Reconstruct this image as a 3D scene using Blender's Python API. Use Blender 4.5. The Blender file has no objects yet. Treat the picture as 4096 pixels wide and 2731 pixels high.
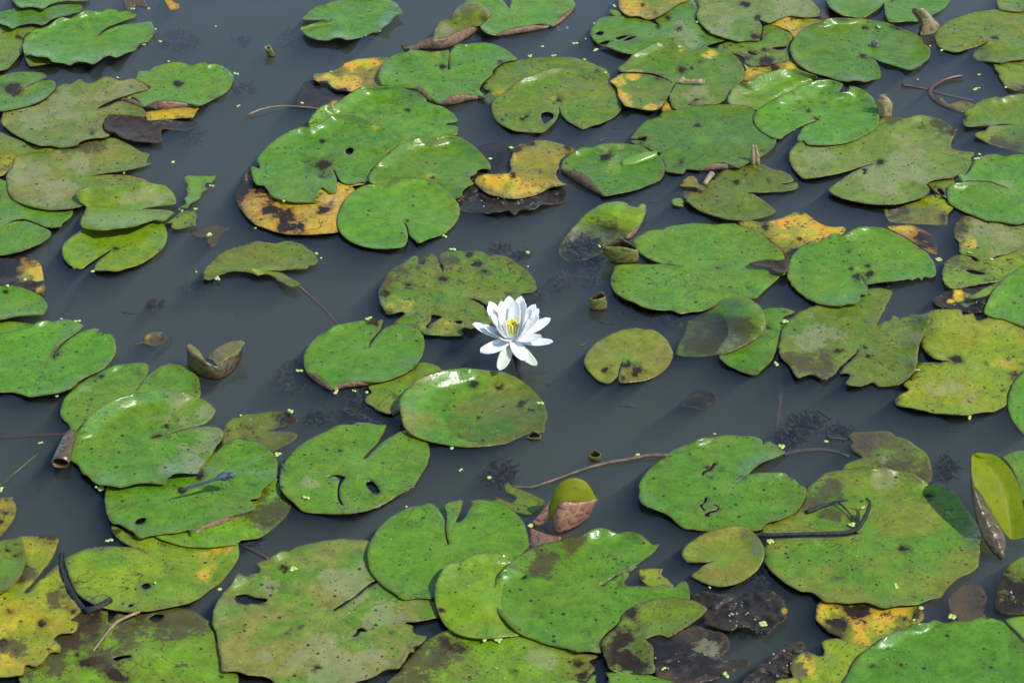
import bpy, math, random
import numpy as np
from mathutils import Vector, noise as mnoise
from mathutils.geometry import delaunay_2d_cdt

S = bpy.context.scene
COL = S.collection
# ------------------------------------------------------------------ camera
W, H = 4096.0, 2731.0                       # the photograph's own pixel grid
DEP, HFOV, DIST = math.radians(34.5), math.radians(23.5), 3.6
CAM = np.array([0.0, -DIST * math.cos(DEP), DIST * math.sin(DEP)])
FPX = (W / 2) / math.tan(HFOV / 2)
cd = bpy.data.cameras.new('camera')
cam = bpy.data.objects.new('camera', cd)
COL.objects.link(cam)
cam.location = CAM
cam.rotation_euler = (math.pi / 2 - DEP, 0, 0)
cd.sensor_fit = 'HORIZONTAL'
cd.angle = HFOV
cd.clip_start, cd.clip_end = 0.05, 400
S.camera = cam
# ------------------------------------------------------------------ sky and sun
SUN_EL = math.radians(51)
SX, SY = 0.87, -0.493                        # horizontal direction towards the sun
wd = bpy.data.worlds.new('World')
S.world = wd
wd.use_nodes = True
nt = wd.node_tree
sky = nt.nodes.new('ShaderNodeTexSky')
sky.sky_type = 'NISHITA'
sky.sun_disc = False
sky.sun_elevation = SUN_EL
sky.sun_rotation = math.atan2(SX, SY)
sky.air_density, sky.dust_density, sky.ozone_density = 1.0, 0.0, 3.2
nt.nodes['Background'].inputs['Strength'].default_value = 0.15
nt.links.new(sky.outputs[0], nt.nodes['Background'].inputs['Color'])
ld = bpy.data.lights.new('sun', 'SUN')
ld.energy, ld.angle, ld.color = 2.5, math.radians(0.53), (1.0, 0.955, 0.88)
sun = bpy.data.objects.new('sun', ld)
COL.objects.link(sun)
sdir = Vector((SX * math.cos(SUN_EL), SY * math.cos(SUN_EL), math.sin(SUN_EL)))
sun.rotation_euler = sdir.to_track_quat('Z', 'Y').to_euler()
sun.location = sdir * 5
# ------------------------------------------------------------------ render settings
S.view_settings.view_transform = 'Standard'
S.view_settings.look = 'None'
S.view_settings.exposure = 0.90
S.view_settings.gamma = 1.0
S.render.engine = 'CYCLES'
S.cycles.use_denoising = True
S.cycles.volume_bounces = 0
S.cycles.transparent_max_bounces = 12
S.cycles.max_bounces = 5
S.cycles.diffuse_bounces = 2
S.cycles.glossy_bounces = 3
S.cycles.use_adaptive_sampling = True
S.cycles.adaptive_threshold = 0.03
S.cycles.sample_clamp_indirect = 4.0

# ------------------------------------------------------------------ pixels and places
TILE = {k: ((0, 973, 1946, 2920)[i % 4], (0, 649, 1298, 1947)[i // 4]) for i, k in enumerate('ABCDEFGHIJKLMNOP')}
def src(tile, pts):
    """tile coordinates (two per photo pixel) -> photo pixels"""
    p = np.asarray(pts, float).reshape(-1, 2)
    if tile == 'Z': return p / 4.48 + np.array([1850., 1150.])       # close-up of the flower
    return p / 2 + np.array(TILE[tile], float)
def rays(px):
    px = np.asarray(px, float).reshape(-1, 2)
    cx, cy = (px[:, 0] - W / 2) / FPX, -(px[:, 1] - H / 2) / FPX
    s, c = math.sin(DEP), math.cos(DEP)
    return np.stack([cx, c + cy * s, -s + cy * c], 1)
def on_plane(px, z=0.0):
    d = rays(px)
    t = (z - CAM[2]) / d[:, 2]
    return CAM + d * t[:, None]
def lifted(xy, z):
    """ground point + height -> the point of that height on the same line of sight"""
    z = np.asarray(z, float)
    k = (z / CAM[2])[:, None]
    out = np.empty((len(xy), 3))
    out[:, :2] = xy + (CAM[:2] - xy) * k
    out[:, 2] = z
    return out
def stand(tile, pts):
    """(x, y, yb): a point seen at x, y that stands above the ground row yb"""
    out = []
    for p in pts:
        x, y, yb = p[0], p[1], p[2]
        a = on_plane(src(tile, [x, yb]))[0]
        d = rays(src(tile, [x, y]))[0]
        t = (a[1] - CAM[1]) / d[1]
        q = CAM + d * t
        if len(p) > 3: q[2] += p[3]
        out.append(q)
    return np.array(out)
def mpp(tile, x, y):
    """metres per tile pixel at a ground point"""
    a, b = on_plane(src(tile, [x, y, x + 10, y]))
    return float(np.linalg.norm(a - b)) / 10
def smooth_loop(p, closed=True, step=0.004, tens=0.4):
    n = len(p); out = []
    rng = range(n if closed else n - 1)
    for i in rng:
        if closed:
            a, b, c, d = p[i - 1], p[i], p[(i + 1) % n], p[(i + 2) % n]
        else:
            a, b, c, d = p[max(i - 1, 0)], p[i], p[i + 1], p[min(i + 2, n - 1)]
        L = np.linalg.norm(c - b)
        k = max(1, int(round(L / step)))
        m0, m1 = (c - a) * tens, (d - b) * tens
        l0, l1 = np.linalg.norm(m0), np.linalg.norm(m1)
        if l0 > L: m0 = m0 * (L / l0)
        if l1 > L: m1 = m1 * (L / l1)
        for j in range(k):
            t = j / k
            out.append((2*t**3 - 3*t**2 + 1) * b + (t**3 - 2*t**2 + t) * m0 + (-2*t**3 + 3*t**2) * c + (t**3 - t**2) * m1)
    if not closed: out.append(p[-1])
    return np.array(out)
def resample(p, n):
    p = np.asarray(p, float)
    q = smooth_loop(p, False, np.linalg.norm(np.diff(p, axis=0), axis=1).sum() / 60 + 1e-6)
    s = np.r_[0, np.cumsum(np.linalg.norm(np.diff(q, axis=0), axis=1))]
    t = np.linspace(0, s[-1], n)
    return np.stack([np.interp(t, s, q[:, k]) for k in range(q.shape[1])], 1)
def inside(pts, poly):
    x, y = pts[:, 0], pts[:, 1]
    r = np.zeros(len(pts), bool)
    x0, y0 = poly[:, 0], poly[:, 1]
    x1, y1 = np.roll(x0, -1), np.roll(y0, -1)
    for i in range(len(poly)):
        if y0[i] == y1[i]: continue
        c = (y0[i] > y) != (y1[i] > y)
        r ^= c & (x < (x1[i] - x0[i]) * (y - y0[i]) / (y1[i] - y0[i]) + x0[i])
    return r
def seg_dist(pts, loops):
    best = np.full(len(pts), 9.0)
    for lp in loops:
        a, b = lp, np.roll(lp, -1, 0)
        ab = b - a
        L2 = (ab ** 2).sum(1) + 1e-12
        for s in range(0, len(pts), 2000):
            q = pts[s:s + 2000]
            t = np.clip(((q[:, None] - a) * ab).sum(2) / L2, 0, 1)
            d = np.sqrt((((a + ab * t[..., None]) - q[:, None]) ** 2).sum(2)).min(1)
            best[s:s + 2000] = np.minimum(best[s:s + 2000], d)
    return best
def nz(xy, f, seed):
    return np.array([mnoise.noise((a * f, b * f, seed)) for a, b in xy])

# ------------------------------------------------------------------ materials
def newmat(name):
    m = bpy.data.materials.new(name); m.use_nodes = True
    t = m.node_tree
    for n in list(t.nodes): t.nodes.remove(n)
    return m, t
class G:
    """short-hand for building node graphs"""
    def __init__(s, t): s.t = t
    def n(s, kind, **kw):
        x = s.t.nodes.new('ShaderNode' + kind)
        for k, v in kw.items(): setattr(x, k, v)
        return x
    def put(s, sock, v):
        if isinstance(v, bpy.types.NodeSocket): s.t.links.new(v, sock)
        elif isinstance(v, (tuple, list)) and len(v) == 3 and sock.type == 'RGBA': sock.default_value = (*v, 1)
        else: sock.default_value = v
    def m(s, op, a, b=0.0, c=0.0, clamp=False):
        x = s.n('Math', operation=op, use_clamp=clamp)
        s.put(x.inputs[0], a); s.put(x.inputs[1], b); s.put(x.inputs[2], c)
        return x.outputs[0]
    def mix(s, f, a, b, blend='MIX'):
        x = s.n('Mix', data_type='RGBA', blend_type=blend)
        s.put(x.inputs[0], f); s.put(x.inputs[6], a); s.put(x.inputs[7], b)
        return x.outputs[2]
    def ramp(s, v, lo, hi, a=0.0, b=1.0):
        x = s.n('MapRange', interpolation_type='SMOOTHSTEP')
        s.put(x.inputs[0], v); s.put(x.inputs[1], lo); s.put(x.inputs[2], hi); s.put(x.inputs[3], a); s.put(x.inputs[4], b)
        return x.outputs[0]
    def noise(s, vec, scale, detail=3.0, rough=0.55, out=0):
        x = s.n('TexNoise')
        s.put(x.inputs['Vector'], vec); x.inputs['Scale'].default_value = scale
        x.inputs['Detail'].default_value = detail; x.inputs['Roughness'].default_value = rough
        return x.outputs[out]
    def voro(s, vec, scale, feature='F1'):
        x = s.n('TexVoronoi', feature=feature)
        s.put(x.inputs['Vector'], vec); x.inputs['Scale'].default_value = scale
        return x
    def attr(s, name, out='Fac'):
        return s.n('Attribute', attribute_name=name).outputs[out]
    def vadd(s, a, b):
        x = s.n('VectorMath', operation='ADD'); s.put(x.inputs[0], a); s.put(x.inputs[1], b)
        return x.outputs[0]
    def vscale(s, a, k):
        x = s.n('VectorMath', operation='SCALE'); s.put(x.inputs[0], a); s.put(x.inputs['Scale'], k)
        return x.outputs[0]
    def out(s, surf=None, vol=None):
        o = s.n('OutputMaterial')
        if surf is not None: s.t.links.new(surf, o.inputs['Surface'])
        if vol is not None: s.t.links.new(vol, o.inputs['Volume'])
    def bump(s, h, strength, dist):
        x = s.n('Bump'); s.put(x.inputs['Height'], h)
        x.inputs['Strength'].default_value = strength; x.inputs['Distance'].default_value = dist
        return x.outputs[0]
    def pbr(s, **kw):
        x = s.n('BsdfPrincipled')
        for k, v in kw.items(): s.put(x.inputs[k.replace('_', ' ')], v)
        return x.outputs[0]

def leaf_material():
    m, t = newmat('lily_leaf_top'); g = G(t)
    uv = g.attr('uvp', 'Vector')
    sx = g.n('SeparateXYZ'); g.put(sx.inputs[0], uv)
    x, y = sx.outputs[0], sx.outputs[1]
    r = g.m('SQRT', g.m('ADD', g.m('MULTIPLY', x, x), g.m('MULTIPLY', y, y)))
    ang = g.m('ARCTAN2', y, x)
    wob = g.noise(uv, 22, 2, .5, 1)
    wv = g.vadd(uv, g.vscale(wob, 0.012))
    # green tissue, mottled towards the second colour
    n1 = g.noise(uv, 13, 5, .62)
    base = g.mix(g.m('MULTIPLY', g.ramp(n1, .40, .62), g.attr('mott')), g.attr('col', 'Color'), g.attr('col2', 'Color'))
    n2 = g.noise(uv, 55, 4, .6)
    base = g.mix(1.0, base, g.mix(g.ramp(n2, .3, .7), (.80, .83, .80), (1.16, 1.13, 1.08)), 'MULTIPLY')
    streak = g.noise(uv, 190, 2, .5)
    cv = g.n('CombineXYZ'); g.put(cv.inputs[0], g.m('MULTIPLY', g.m('COSINE', ang), 1.0)); g.put(cv.inputs[1], g.m('SINE', ang)); g.put(cv.inputs[2], g.m('ADD', g.m('MULTIPLY', r, 5.0), sx.outputs[2]))
    pleat = g.noise(cv.outputs[0], 7, 3, .6)
    base = g.mix(1.0, base, g.mix(g.ramp(pleat, .32, .68), (.91, .92, .91), (1.07, 1.07, 1.06)), 'MULTIPLY')
    base = g.mix(1.0, base, g.mix(g.ramp(streak, .35, .65), (.93, .93, .93), (1.06, 1.06, 1.06)), 'MULTIPLY')
    # veins fan out from the stalk
    NV = 24.0
    tt = g.m('ADD', g.m('MULTIPLY', ang, NV / (2 * math.pi)), g.m('MULTIPLY', g.noise(uv, 9, 1), .7))
    fr = g.m('ABSOLUTE', g.m('SUBTRACT', g.m('FRACT', tt), .5))
    arc = g.m('MULTIPLY', fr, g.m('MULTIPLY', r, 2 * math.pi / NV))
    vein = g.m('MULTIPLY', g.ramp(arc, .0004, .0016, 1, 0), g.ramp(r, .008, .07, 1, .25))
    base = g.mix(g.m('MULTIPLY', vein, .17), base, g.mix(1.0, base, (1.5, 1.35, 1.2), 'MULTIPLY'))
    # brighter heart where the stalk joins
    heart = g.ramp(g.m('ADD', r, g.m('MULTIPLY', g.m('SUBTRACT', n2, .5), .02)), .004, .024, 1, 0)
    base = g.mix(g.m('MULTIPLY', heart, g.attr('heart')), base, (.13, .24, .015))
    # tan film of dried mud
    fine = g.m('MULTIPLY', g.m('SUBTRACT', g.noise(uv, 140, 4, .7), .5), 1.6)
    n3 = g.noise(wv, 32, 5, .6)
    mud = g.ramp(g.m('ADD', g.attr('mud'), g.m('MULTIPLY', g.m('ADD', g.m('SUBTRACT', n3, .5), g.m('MULTIPLY', fine, .32)), 3.6)), -.10, .34)
    base = g.mix(g.m('MULTIPLY', mud, .46), base, g.mix(n2, (.22, .225, .09), (.33, .30, .14)))
    # yellow and orange dying tissue
    n4 = g.noise(wv, 21, 5, .62)
    yw = g.ramp(g.m('ADD', g.attr('yel'), g.m('MULTIPLY', g.m('ADD', g.m('SUBTRACT', n4, .5), g.m('MULTIPLY', fine, .12)), 3.2)), -.25, .60)
    yc = g.mix(g.ramp(g.noise(uv, 38, 4), .38, .62), (.60, .30, .018), (.46, .36, .022))
    yc = g.mix(g.ramp(g.noise(uv, 95, 4, .7), .56, .68), yc, (.20, .075, .012))
    yc = g.mix(g.ramp(yw, .2, .9), (.33, .29, .022), yc)
    base = g.mix(yw, base, yc)
    # spots
    def spots(scale, smin, smax, attr, seedoff, stretch):
        vec = g.vadd(g.vadd(uv, g.vscale(wob, .004)), (seedoff, 0, 0))
        v = g.voro(vec, scale)
        sc = g.n('SeparateColor'); g.put(sc.inputs[0], v.outputs['Color'])
        size = g.m('ADD', smin * .8, g.m('MULTIPLY', g.m('POWER', sc.outputs[0], 2.0), smax - smin))
        on = g.m('LESS_THAN', sc.outputs[1], attr)
        d = g.m('ADD', v.outputs['Distance'], g.m('MULTIPLY', g.m('SUBTRACT', g.noise(uv, scale * 4, 2), .5), .16))
        return g.m('MULTIPLY', g.m('SUBTRACT', 1.0, g.ramp(g.m('DIVIDE', d, size), .70, 1.05)), on)
    sp = g.m('MULTIPLY', g.attr('spot'), g.ramp(g.noise(uv, 17, 3, .6), .34, .60, .7, 2.6))
    s1 = spots(74, .11, .27, g.m('MULTIPLY', sp, .8), 3.1, 1)
    s2 = spots(150, .12, .30, g.m('MULTIPLY', sp, .7), 7.7, 1)
    s3 = spots(250, .16, .34, g.m('MULTIPLY', sp, .55), 13.9, 1)
    spot = g.m('MAXIMUM', g.m('MAXIMUM', s1, g.m('MULTIPLY', s2, .9)), g.m('MULTIPLY', s3, .75))
    base = g.mix(g.m('MULTIPLY', spot, .88), base, (.022, .018, .010))
    # brown scars
    n5 = g.noise(wv, 64, 6, .72)
    scar = g.ramp(g.m('ADD', n5, g.m('MULTIPLY', g.attr('blot'), .15)), .70, .765)
    base = g.mix(g.m('MULTIPLY', scar, .85), base, g.mix(n2, (.030, .018, .010), (.11, .05, .02)))
    # squiggly insect trails
    tn = g.noise(wv, 21, 2, .5)
    trail = g.m('MULTIPLY', g.ramp(g.m('ABSOLUTE', g.m('SUBTRACT', tn, .5)), .004, .014, 1, 0), g.ramp(g.noise(uv, 9, 2), .54, .62))
    base = g.mix(g.m('MULTIPLY', trail, g.m('MULTIPLY', g.m('MINIMUM', g.m('ADD', g.attr('blot'), .25), 1.0), .75)), base, (.050, .032, .012))
    # large soft olive and yellow clouds
    cl = g.noise(uv, 6.5, 4, .6)
    base = g.mix(g.m('MULTIPLY', g.ramp(cl, .52, .72), g.m('ADD', .02, g.m('MULTIPLY', g.attr('mott'), .28))), base, g.mix(1.0, base, (1.30, 1.0, .75), 'MULTIPLY'))
    # pale flecks
    f1 = spots(110, .06, .16, .10, 21.3, 1)
    base = g.mix(g.m('MULTIPLY', f1, .8), base, (.48, .47, .30))
    # black rotten tissue
    n6 = g.noise(wv, 27, 6, .66)
    rot = g.ramp(g.m('ADD', g.attr('rot'), g.m('MULTIPLY', g.m('ADD', g.m('SUBTRACT', n6, .5), g.m('MULTIPLY', fine, .20)), 3.6)), .06, .40)
    brn = g.ramp(g.m('ADD', g.attr('rot'), g.m('MULTIPLY', g.m('ADD', g.m('SUBTRACT', n6, .5), g.m('MULTIPLY', fine, .20)), 3.6)), -.85, .12)
    base = g.mix(g.m('MULTIPLY', brn, .7), base, g.mix(1.0, base, (.55, .36, .28), 'MULTIPLY'))
    base = g.mix(rot, base, g.mix(g.noise(uv, 60, 5, .7), (.010, .008, .006), (.045, .030, .016)))
    # brown silt settled on the leaf, in specks
    sw = g.attr('silt')
    sn_ = g.m('ADD', g.m('MULTIPLY', g.m('SUBTRACT', g.noise(uv, 120, 5, .75), .5), 3.2), g.m('MULTIPLY', g.m('SUBTRACT', n6, .5), 2.2))
    silt = g.ramp(g.m('ADD', sw, sn_), -.25, .45)
    base = g.mix(g.m('MULTIPLY', silt, .82), base, g.mix(n2, (.045, .030, .012), (.085, .055, .022)))
    # yellow-brown ageing towards the rim
    ed = g.attr('edge')
    age = g.ramp(g.m('ADD', ed, g.m('MULTIPLY', g.m('SUBTRACT', n4, .5), .05)), -.002, .014, 1, 0)
    base = g.mix(g.m('MULTIPLY', age, g.m('MULTIPLY', g.attr('blot'), .45)), base, (.105, .085, .020))
    # dry rim
    rim = g.ramp(g.m('ADD', ed, g.m('MULTIPLY', g.m('SUBTRACT', n2, .5), .004)), .0002, .0022, 1, 0)
    base = g.mix(g.m('MULTIPLY', rim, .55), base, (.09, .055, .018))
    rough = g.m('ADD', .38, g.m('MULTIPLY', g.m('SUBTRACT', n2, .5), .25))
    rough = g.m('ADD', rough, g.m('MULTIPLY', rot, g.m('SUBTRACT', n5, .48)))
    wax = g.attr('wax')
    rough = g.m('SUBTRACT', g.m('SUBTRACT', rough, g.attr('gloss')), g.m('MULTIPLY', wax, .05))
    h = g.m('ADD', g.m('MULTIPLY', vein, -.15), g.m('ADD', g.m('MULTIPLY', n2, .7), g.m('ADD', g.m('MULTIPLY', pleat, .6), g.m('MULTIPLY', streak, .15))))
    h = g.m('SUBTRACT', h, g.m('MULTIPLY', g.m('MAXIMUM', spot, scar), .25))
    h = g.m('ADD', h, g.m('MULTIPLY', g.m('MULTIPLY', rot, n5), 1.6))
    bs = g.pbr(Base_Color=base, Roughness=rough, Specular_IOR_Level=g.m('MULTIPLY', g.m('ADD', .26, g.m('MULTIPLY', wax, .34)), g.m('SUBTRACT', 1.0, g.m('MULTIPLY', rot, .65))), Normal=g.bump(h, .7, .0018))
    tr = g.n('BsdfTranslucent'); g.put(tr.inputs[0], g.mix(1.0, base, (1.1, 1.2, .6), 'MULTIPLY'))
    ms = g.n('MixShader'); ms.inputs[0].default_value = .10
    t.links.new(bs, ms.inputs[1]); t.links.new(tr.outputs[0], ms.inputs[2])
    g.out(ms.outputs[0])
    return m
def under_material(name, c1, c2, veinc, rough=.5, trans=0.0, vb=.6):
    """the veined red-brown or olive back of a leaf"""
    m, t = newmat(name); g = G(t)
    co = g.n('TexCoord').outputs['Object']
    wv = g.vadd(co, g.vscale(g.noise(co, 40, 2, .5, 1), .012))
    v = g.voro(wv, 62, 'DISTANCE_TO_EDGE')
    vein = g.ramp(v.outputs[0], .015, .07, 1, 0)
    n = g.noise(co, 35, 5, .65)
    c = g.mix(g.ramp(n, .35, .66), c1, c2)
    c = g.mix(g.m('MULTIPLY', vein, .6), c, veinc)
    c = g.mix(g.m('MULTIPLY', g.ramp(g.noise(co, 120, 4, .7), .6, .72), .6), c, (.03, .02, .012))
    h = g.m('ADD', g.m('MULTIPLY', g.ramp(v.outputs[0], 0, .35), .9), g.m('MULTIPLY', n, .5))
    bs = g.pbr(Base_Color=c, Roughness=rough, Normal=g.bump(h, vb, .002))
    if trans > 0:
        tr = g.n('BsdfTranslucent'); g.put(tr.inputs[0], c)
        ms = g.n('MixShader'); ms.inputs[0].default_value = trans
        t.links.new(bs, ms.inputs[1]); t.links.new(tr.outputs[0], ms.inputs[2])
        bs = ms.outputs[0]
    g.out(bs)
    return m
def simple_material(name, c1, c2, scale, rough=.5, bump=.4, dist=.001, spec=.5, trans=0.0, detail=4):
    m, t = newmat(name); g = G(t)
    co = g.n('TexCoord').outputs['Object']
    n = g.noise(co, scale, detail, .62)
    c = g.mix(g.ramp(n, .34, .66), c1, c2)
    bs = g.pbr(Base_Color=c, Roughness=rough, Specular_IOR_Level=spec, Normal=g.bump(g.noise(co, scale * 2.2, 4, .65), bump, dist))
    if trans > 0:
        tr = g.n('BsdfTranslucent'); g.put(tr.inputs[0], c)
        ms = g.n('MixShader'); ms.inputs[0].default_value = trans
        t.links.new(bs, ms.inputs[1]); t.links.new(tr.outputs[0], ms.inputs[2])
        bs = ms.outputs[0]
    g.out(bs)
    return m
def water_material():
    m, t = newmat('murky_pond_water'); g = G(t)
    co = g.n('TexCoord').outputs['Object']
    h = g.m('ADD', g.noise(co, 7, 2, .5), g.m('MULTIPLY', g.noise(co, 34, 2, .5), .12))
    nrm = g.bump(h, .10, .02)
    fr = g.n('Fresnel'); fr.inputs['IOR'].default_value = 1.40; t.links.new(nrm, fr.inputs['Normal'])
    gl = g.n('BsdfGlossy'); gl.inputs['Roughness'].default_value = .012; t.links.new(nrm, gl.inputs['Normal'])
    tr = g.n('BsdfTransparent')
    ms = g.n('MixShader')
    t.links.new(fr.outputs[0], ms.inputs[0]); t.links.new(tr.outputs[0], ms.inputs[1]); t.links.new(gl.outputs[0], ms.inputs[2])
    vs = g.n('VolumePrincipled')
    vs.inputs['Color'].default_value = WATER_COL
    vs.inputs['Absorption Color'].default_value = (0, 0, 0, 1)
    vs.inputs['Density'].default_value = WATER_DENS
    vs.inputs['Anisotropy'].default_value = 0.0
    g.out(ms.outputs[0], vs.outputs[0])
    return m
WATER_COL = (.285, .355, .305, 1)
WATER_DENS = 7.5

# ------------------------------------------------------------------ object helpers
def tag(o, label, cat, group=None, kind=None):
    if label: o['label'] = label
    if cat: o['category'] = cat
    if group: o['group'] = group
    if kind: o['kind'] = kind
    return o
def link(name, me, mats, parent=None, loc=None):
    o = bpy.data.objects.new(name, me)
    COL.objects.link(o)
    if parent is not None: o.parent = parent
    if loc is not None: o.location = loc
    for m in (mats if isinstance(mats, (list, tuple)) else [mats]):
        if m is not None: me.materials.append(m)
    return o
def mesh(name, v, f, smooth=True):
    me = bpy.data.meshes.new(name)
    me.from_pydata([tuple(map(float, p)) for p in v], [], [tuple(map(int, q)) for q in f])
    if smooth: me.polygons.foreach_set('use_smooth', [True] * len(me.polygons))
    me.update()
    return me
def empty(name, loc):
    o = bpy.data.objects.new(name, None); COL.objects.link(o)
    o.location = loc; o.empty_display_size = .02
    return o
def solid(o, th, off=-1.0, mo=0):
    md = o.modifiers.new('thickness', 'SOLIDIFY')
    md.thickness, md.offset = th, off
    md.material_offset, md.material_offset_rim = mo, 0
    return o
def grid_mesh(name, rows, closed=False):
    R, C = len(rows), len(rows[0])
    v = np.concatenate(rows)
    f = []
    for i in range(R - 1):
        for j in range(C if closed else C - 1):
            k = (j + 1) % C
            f.append((i * C + j, i * C + k, (i + 1) * C + k, (i + 1) * C + j))
    return mesh(name, v, f)

# ------------------------------------------------------------------ the floating leaves: outlines read off the photograph
# kind: (main colour, second colour, mottling, spots, scars, extra gloss, heart)
KIND = {
    'fresh': ((.090, .205, .011), (.122, .200, .010), .65, .60, .45, .04, .8),
    'blue':  ((.088, .200, .014), (.120, .202, .014), .7, .60, .45, .0, .7),
    'dull':  ((.112, .192, .010), (.152, .188, .016), .9, .55, .6, -.04, .6),
    'pale':  ((.132, .188, .020), (.185, .192, .034), .95, .5, .6, -.06, .5),
    'lime':  ((.140, .245, .008), (.175, .245, .010), .6, .35, .2, .05, .9),
    'olive': ((.130, .182, .010), (.165, .165, .016), .8, .55, .8, .0, .4),
    'young': ((.160, .180, .016), (.200, .150, .022), .8, .10, .2, .10, .9),
    'tatter':((.112, .195, .010), (.155, .185, .014), .8, .70, 1.0, .0, .6),
    'yellow':((.185, .240, .008), (.260, .250, .010), .9, .55, .7, .0, .5),
    'amber': ((.280, .205, .010), (.195, .190, .012), .9, .60, .9, .0, .2),
    'orange':((.52, .29, .020), (.44, .33, .025), .8, .35, .9, .0, .0),
    'brown': ((.085, .055, .025), (.120, .085, .030), .9, .3, .6, .08, .0),
    'rotten':((.018, .014, .010), (.045, .030, .016), .9, .1, .2, -.05, .0),
}
PADS = []
def pad(tile, order, kind, label, pts, c=None, **o):
    n = [float(v) for v in pts.split()]
    PADS.append(dict(tile=tile, order=order, kind=kind, label=label, px=src(tile, n), c=c, **o))
def pl(s):
    n = [float(v) for v in s.split()]
    return list(zip(n[::2], n[1::2]))

# ---- back left corner
pad('A', 6, 'blue', 'green lily pad half cropped by the frame behind the deep-notched pad with wavy front edge',
    '95 0 125 35 160 62 250 55 340 72 390 42 450 22 530 10 620 10 710 2 720 -40 560 -110 330 -130 120 -90 85 -40', amp=5)
pad('A', 5, 'blue', 'green pad with two downward points tucked under the cropped pad at the far left corner',
    '345 70 370 66 440 45 570 32 655 42 650 90 600 105 540 125 450 143 400 165 345 203 290 192 230 190 160 205 100 230 60 210 0 190 -90 140 -60 110 0 98 155 60 250 64', (340, 75), amp=6)
pad('A', 5.2, 'blue', 'long green pad with scalloped wavy front edge and slit notch pointing to open water',
    '785 290 830 255 890 225 970 200 1060 190 1140 180 1205 175 1225 205 1240 235 1235 265 1205 310 1180 335 1130 345 1100 375 1080 405 1010 425 970 445 925 460 880 445 830 460 790 490 740 515 690 500 630 495 590 505 555 525 500 505 420 495 380 460 300 455 240 440 205 445 190 410 180 370 190 320 200 290 225 275 265 245 330 225 390 205 430 175 490 140 560 148 620 120 660 95 720 88 790 95 850 75 920 78 960 95 1010 88 1050 100 1095 120 1060 145 1000 165 930 190 870 215 820 245',
    (740, 290), amp=9, rim=[(640, 500, 60, 9), (860, 460, 60, 9), (330, 455, 90, 12), (700, 95, 90, 10), (870, 80, 60, 8), (450, 160, 60, 9), (250, 250, 60, 7)], mud=[])
pad('A', 3, 'olive', 'sliver of yellow-green leaf under the scalloped pad at its left front corner',
    '185 400 195 460 215 505 240 532 300 525 380 510 450 480 450 400 300 380', amp=1)
pad('A', 3, 'dull', 'dull green pad with a black star-shaped blotch left of the scalloped pad',
    '0 200 100 225 240 215 330 205 290 245 230 262 190 295 180 340 190 400 150 450 110 500 60 550 0 565 -150 540 -250 400 -150 250', rot=[(150, 300, 45)], amp=3)
# ---- left, second row
pad('A', 6, 'fresh', 'green pad with debris at its centre and a slit notch, cropped by the left border',
    '170 718 230 690 300 655 370 615 350 585 260 575 150 575 60 590 0 610 -120 660 -150 740 -100 830 0 890 70 882 150 865 220 850 280 830 350 795 400 755 445 700 440 660 420 645 340 645 270 665 200 705',
    (120, 725), amp=5, rot=[(95, 725, 75)], rim=[(400, 645, 60, 8), (330, 800, 60, 6)])
pad('A', 5, 'pale', 'large tan-mottled pad with crimped back edge beside a black rotten leaf',
    '770 870 830 835 900 800 960 780 1010 765 1100 735 1190 715 1165 680 1100 640 1030 628 960 645 900 620 850 608 810 625 760 655 690 665 640 630 590 660 560 675 510 670 455 690 440 720 400 760 350 800 220 855 40 885 20 930 10 980 60 1035 130 1085 220 1130 320 1165 400 1165 470 1180 560 1175 620 1160 640 1135 720 1110 840 1100 880 1080 840 1050 835 980 870 920 960 920 1080 930 1150 940 1165 890 1100 848 1000 815 950 810 870 845 800 868',
    (720, 885), amp=4, mud=[(500, 780, 200), (300, 950, 150), (1000, 690, 150)], rot=[(740, 1075, 45)], yel=[(60, 905, 40)])
pad('A', 4.4, 'fresh', 'round green pad with upturned brown front rim above a yellow leaf',
    '1090 600 1120 570 1190 565 1230 535 1300 515 1360 500 1430 495 1490 510 1530 525 1580 505 1640 495 1660 515 1720 510 1780 530 1840 570 1868 620 1860 660 1830 720 1770 765 1700 800 1650 825 1600 845 1530 835 1420 815 1330 805 1240 815 1150 855 1110 810 1070 780 1010 785 1000 765 1190 715 1170 680 1080 640',
    (1425, 670), amp=5, rot=[(1425, 675, 55)], rim=[(1640, 500, 80, 9), (1360, 505, 90, 6)],
    flaps=[('1150 862 1240 885 1330 880 1420 872 1530 860 1595 850', '1150 855 1240 815 1330 805 1420 815 1530 835 1598 846'), ('960 800 1020 830 1080 850 1145 872', '965 788 1030 785 1090 805 1148 855')])
pad('A', 3.5, 'orange', 'bright yellow-orange strip of dying leaf below the upturned brown rim',
    '1155 910 1200 890 1330 870 1450 862 1560 855 1590 865 1575 890 1540 940 1450 945 1400 950 1330 955 1230 965 1180 965', amp=1, rag=1.2)
pad('A', 5.5, 'rotten', 'black rotten leaf, wrinkled and wet, lying on the tan-mottled pad',
    '870 920 960 920 1080 930 1200 965 1300 962 1400 950 1500 960 1580 970 1560 1020 1480 1045 1380 1035 1290 1040 1285 1130 1200 1142 1100 1130 990 1110 920 1060 850 1050 835 980', amp=4, rag=2, bumpy=3, sub=[(1500, 1000, 160, 12)])
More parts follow.
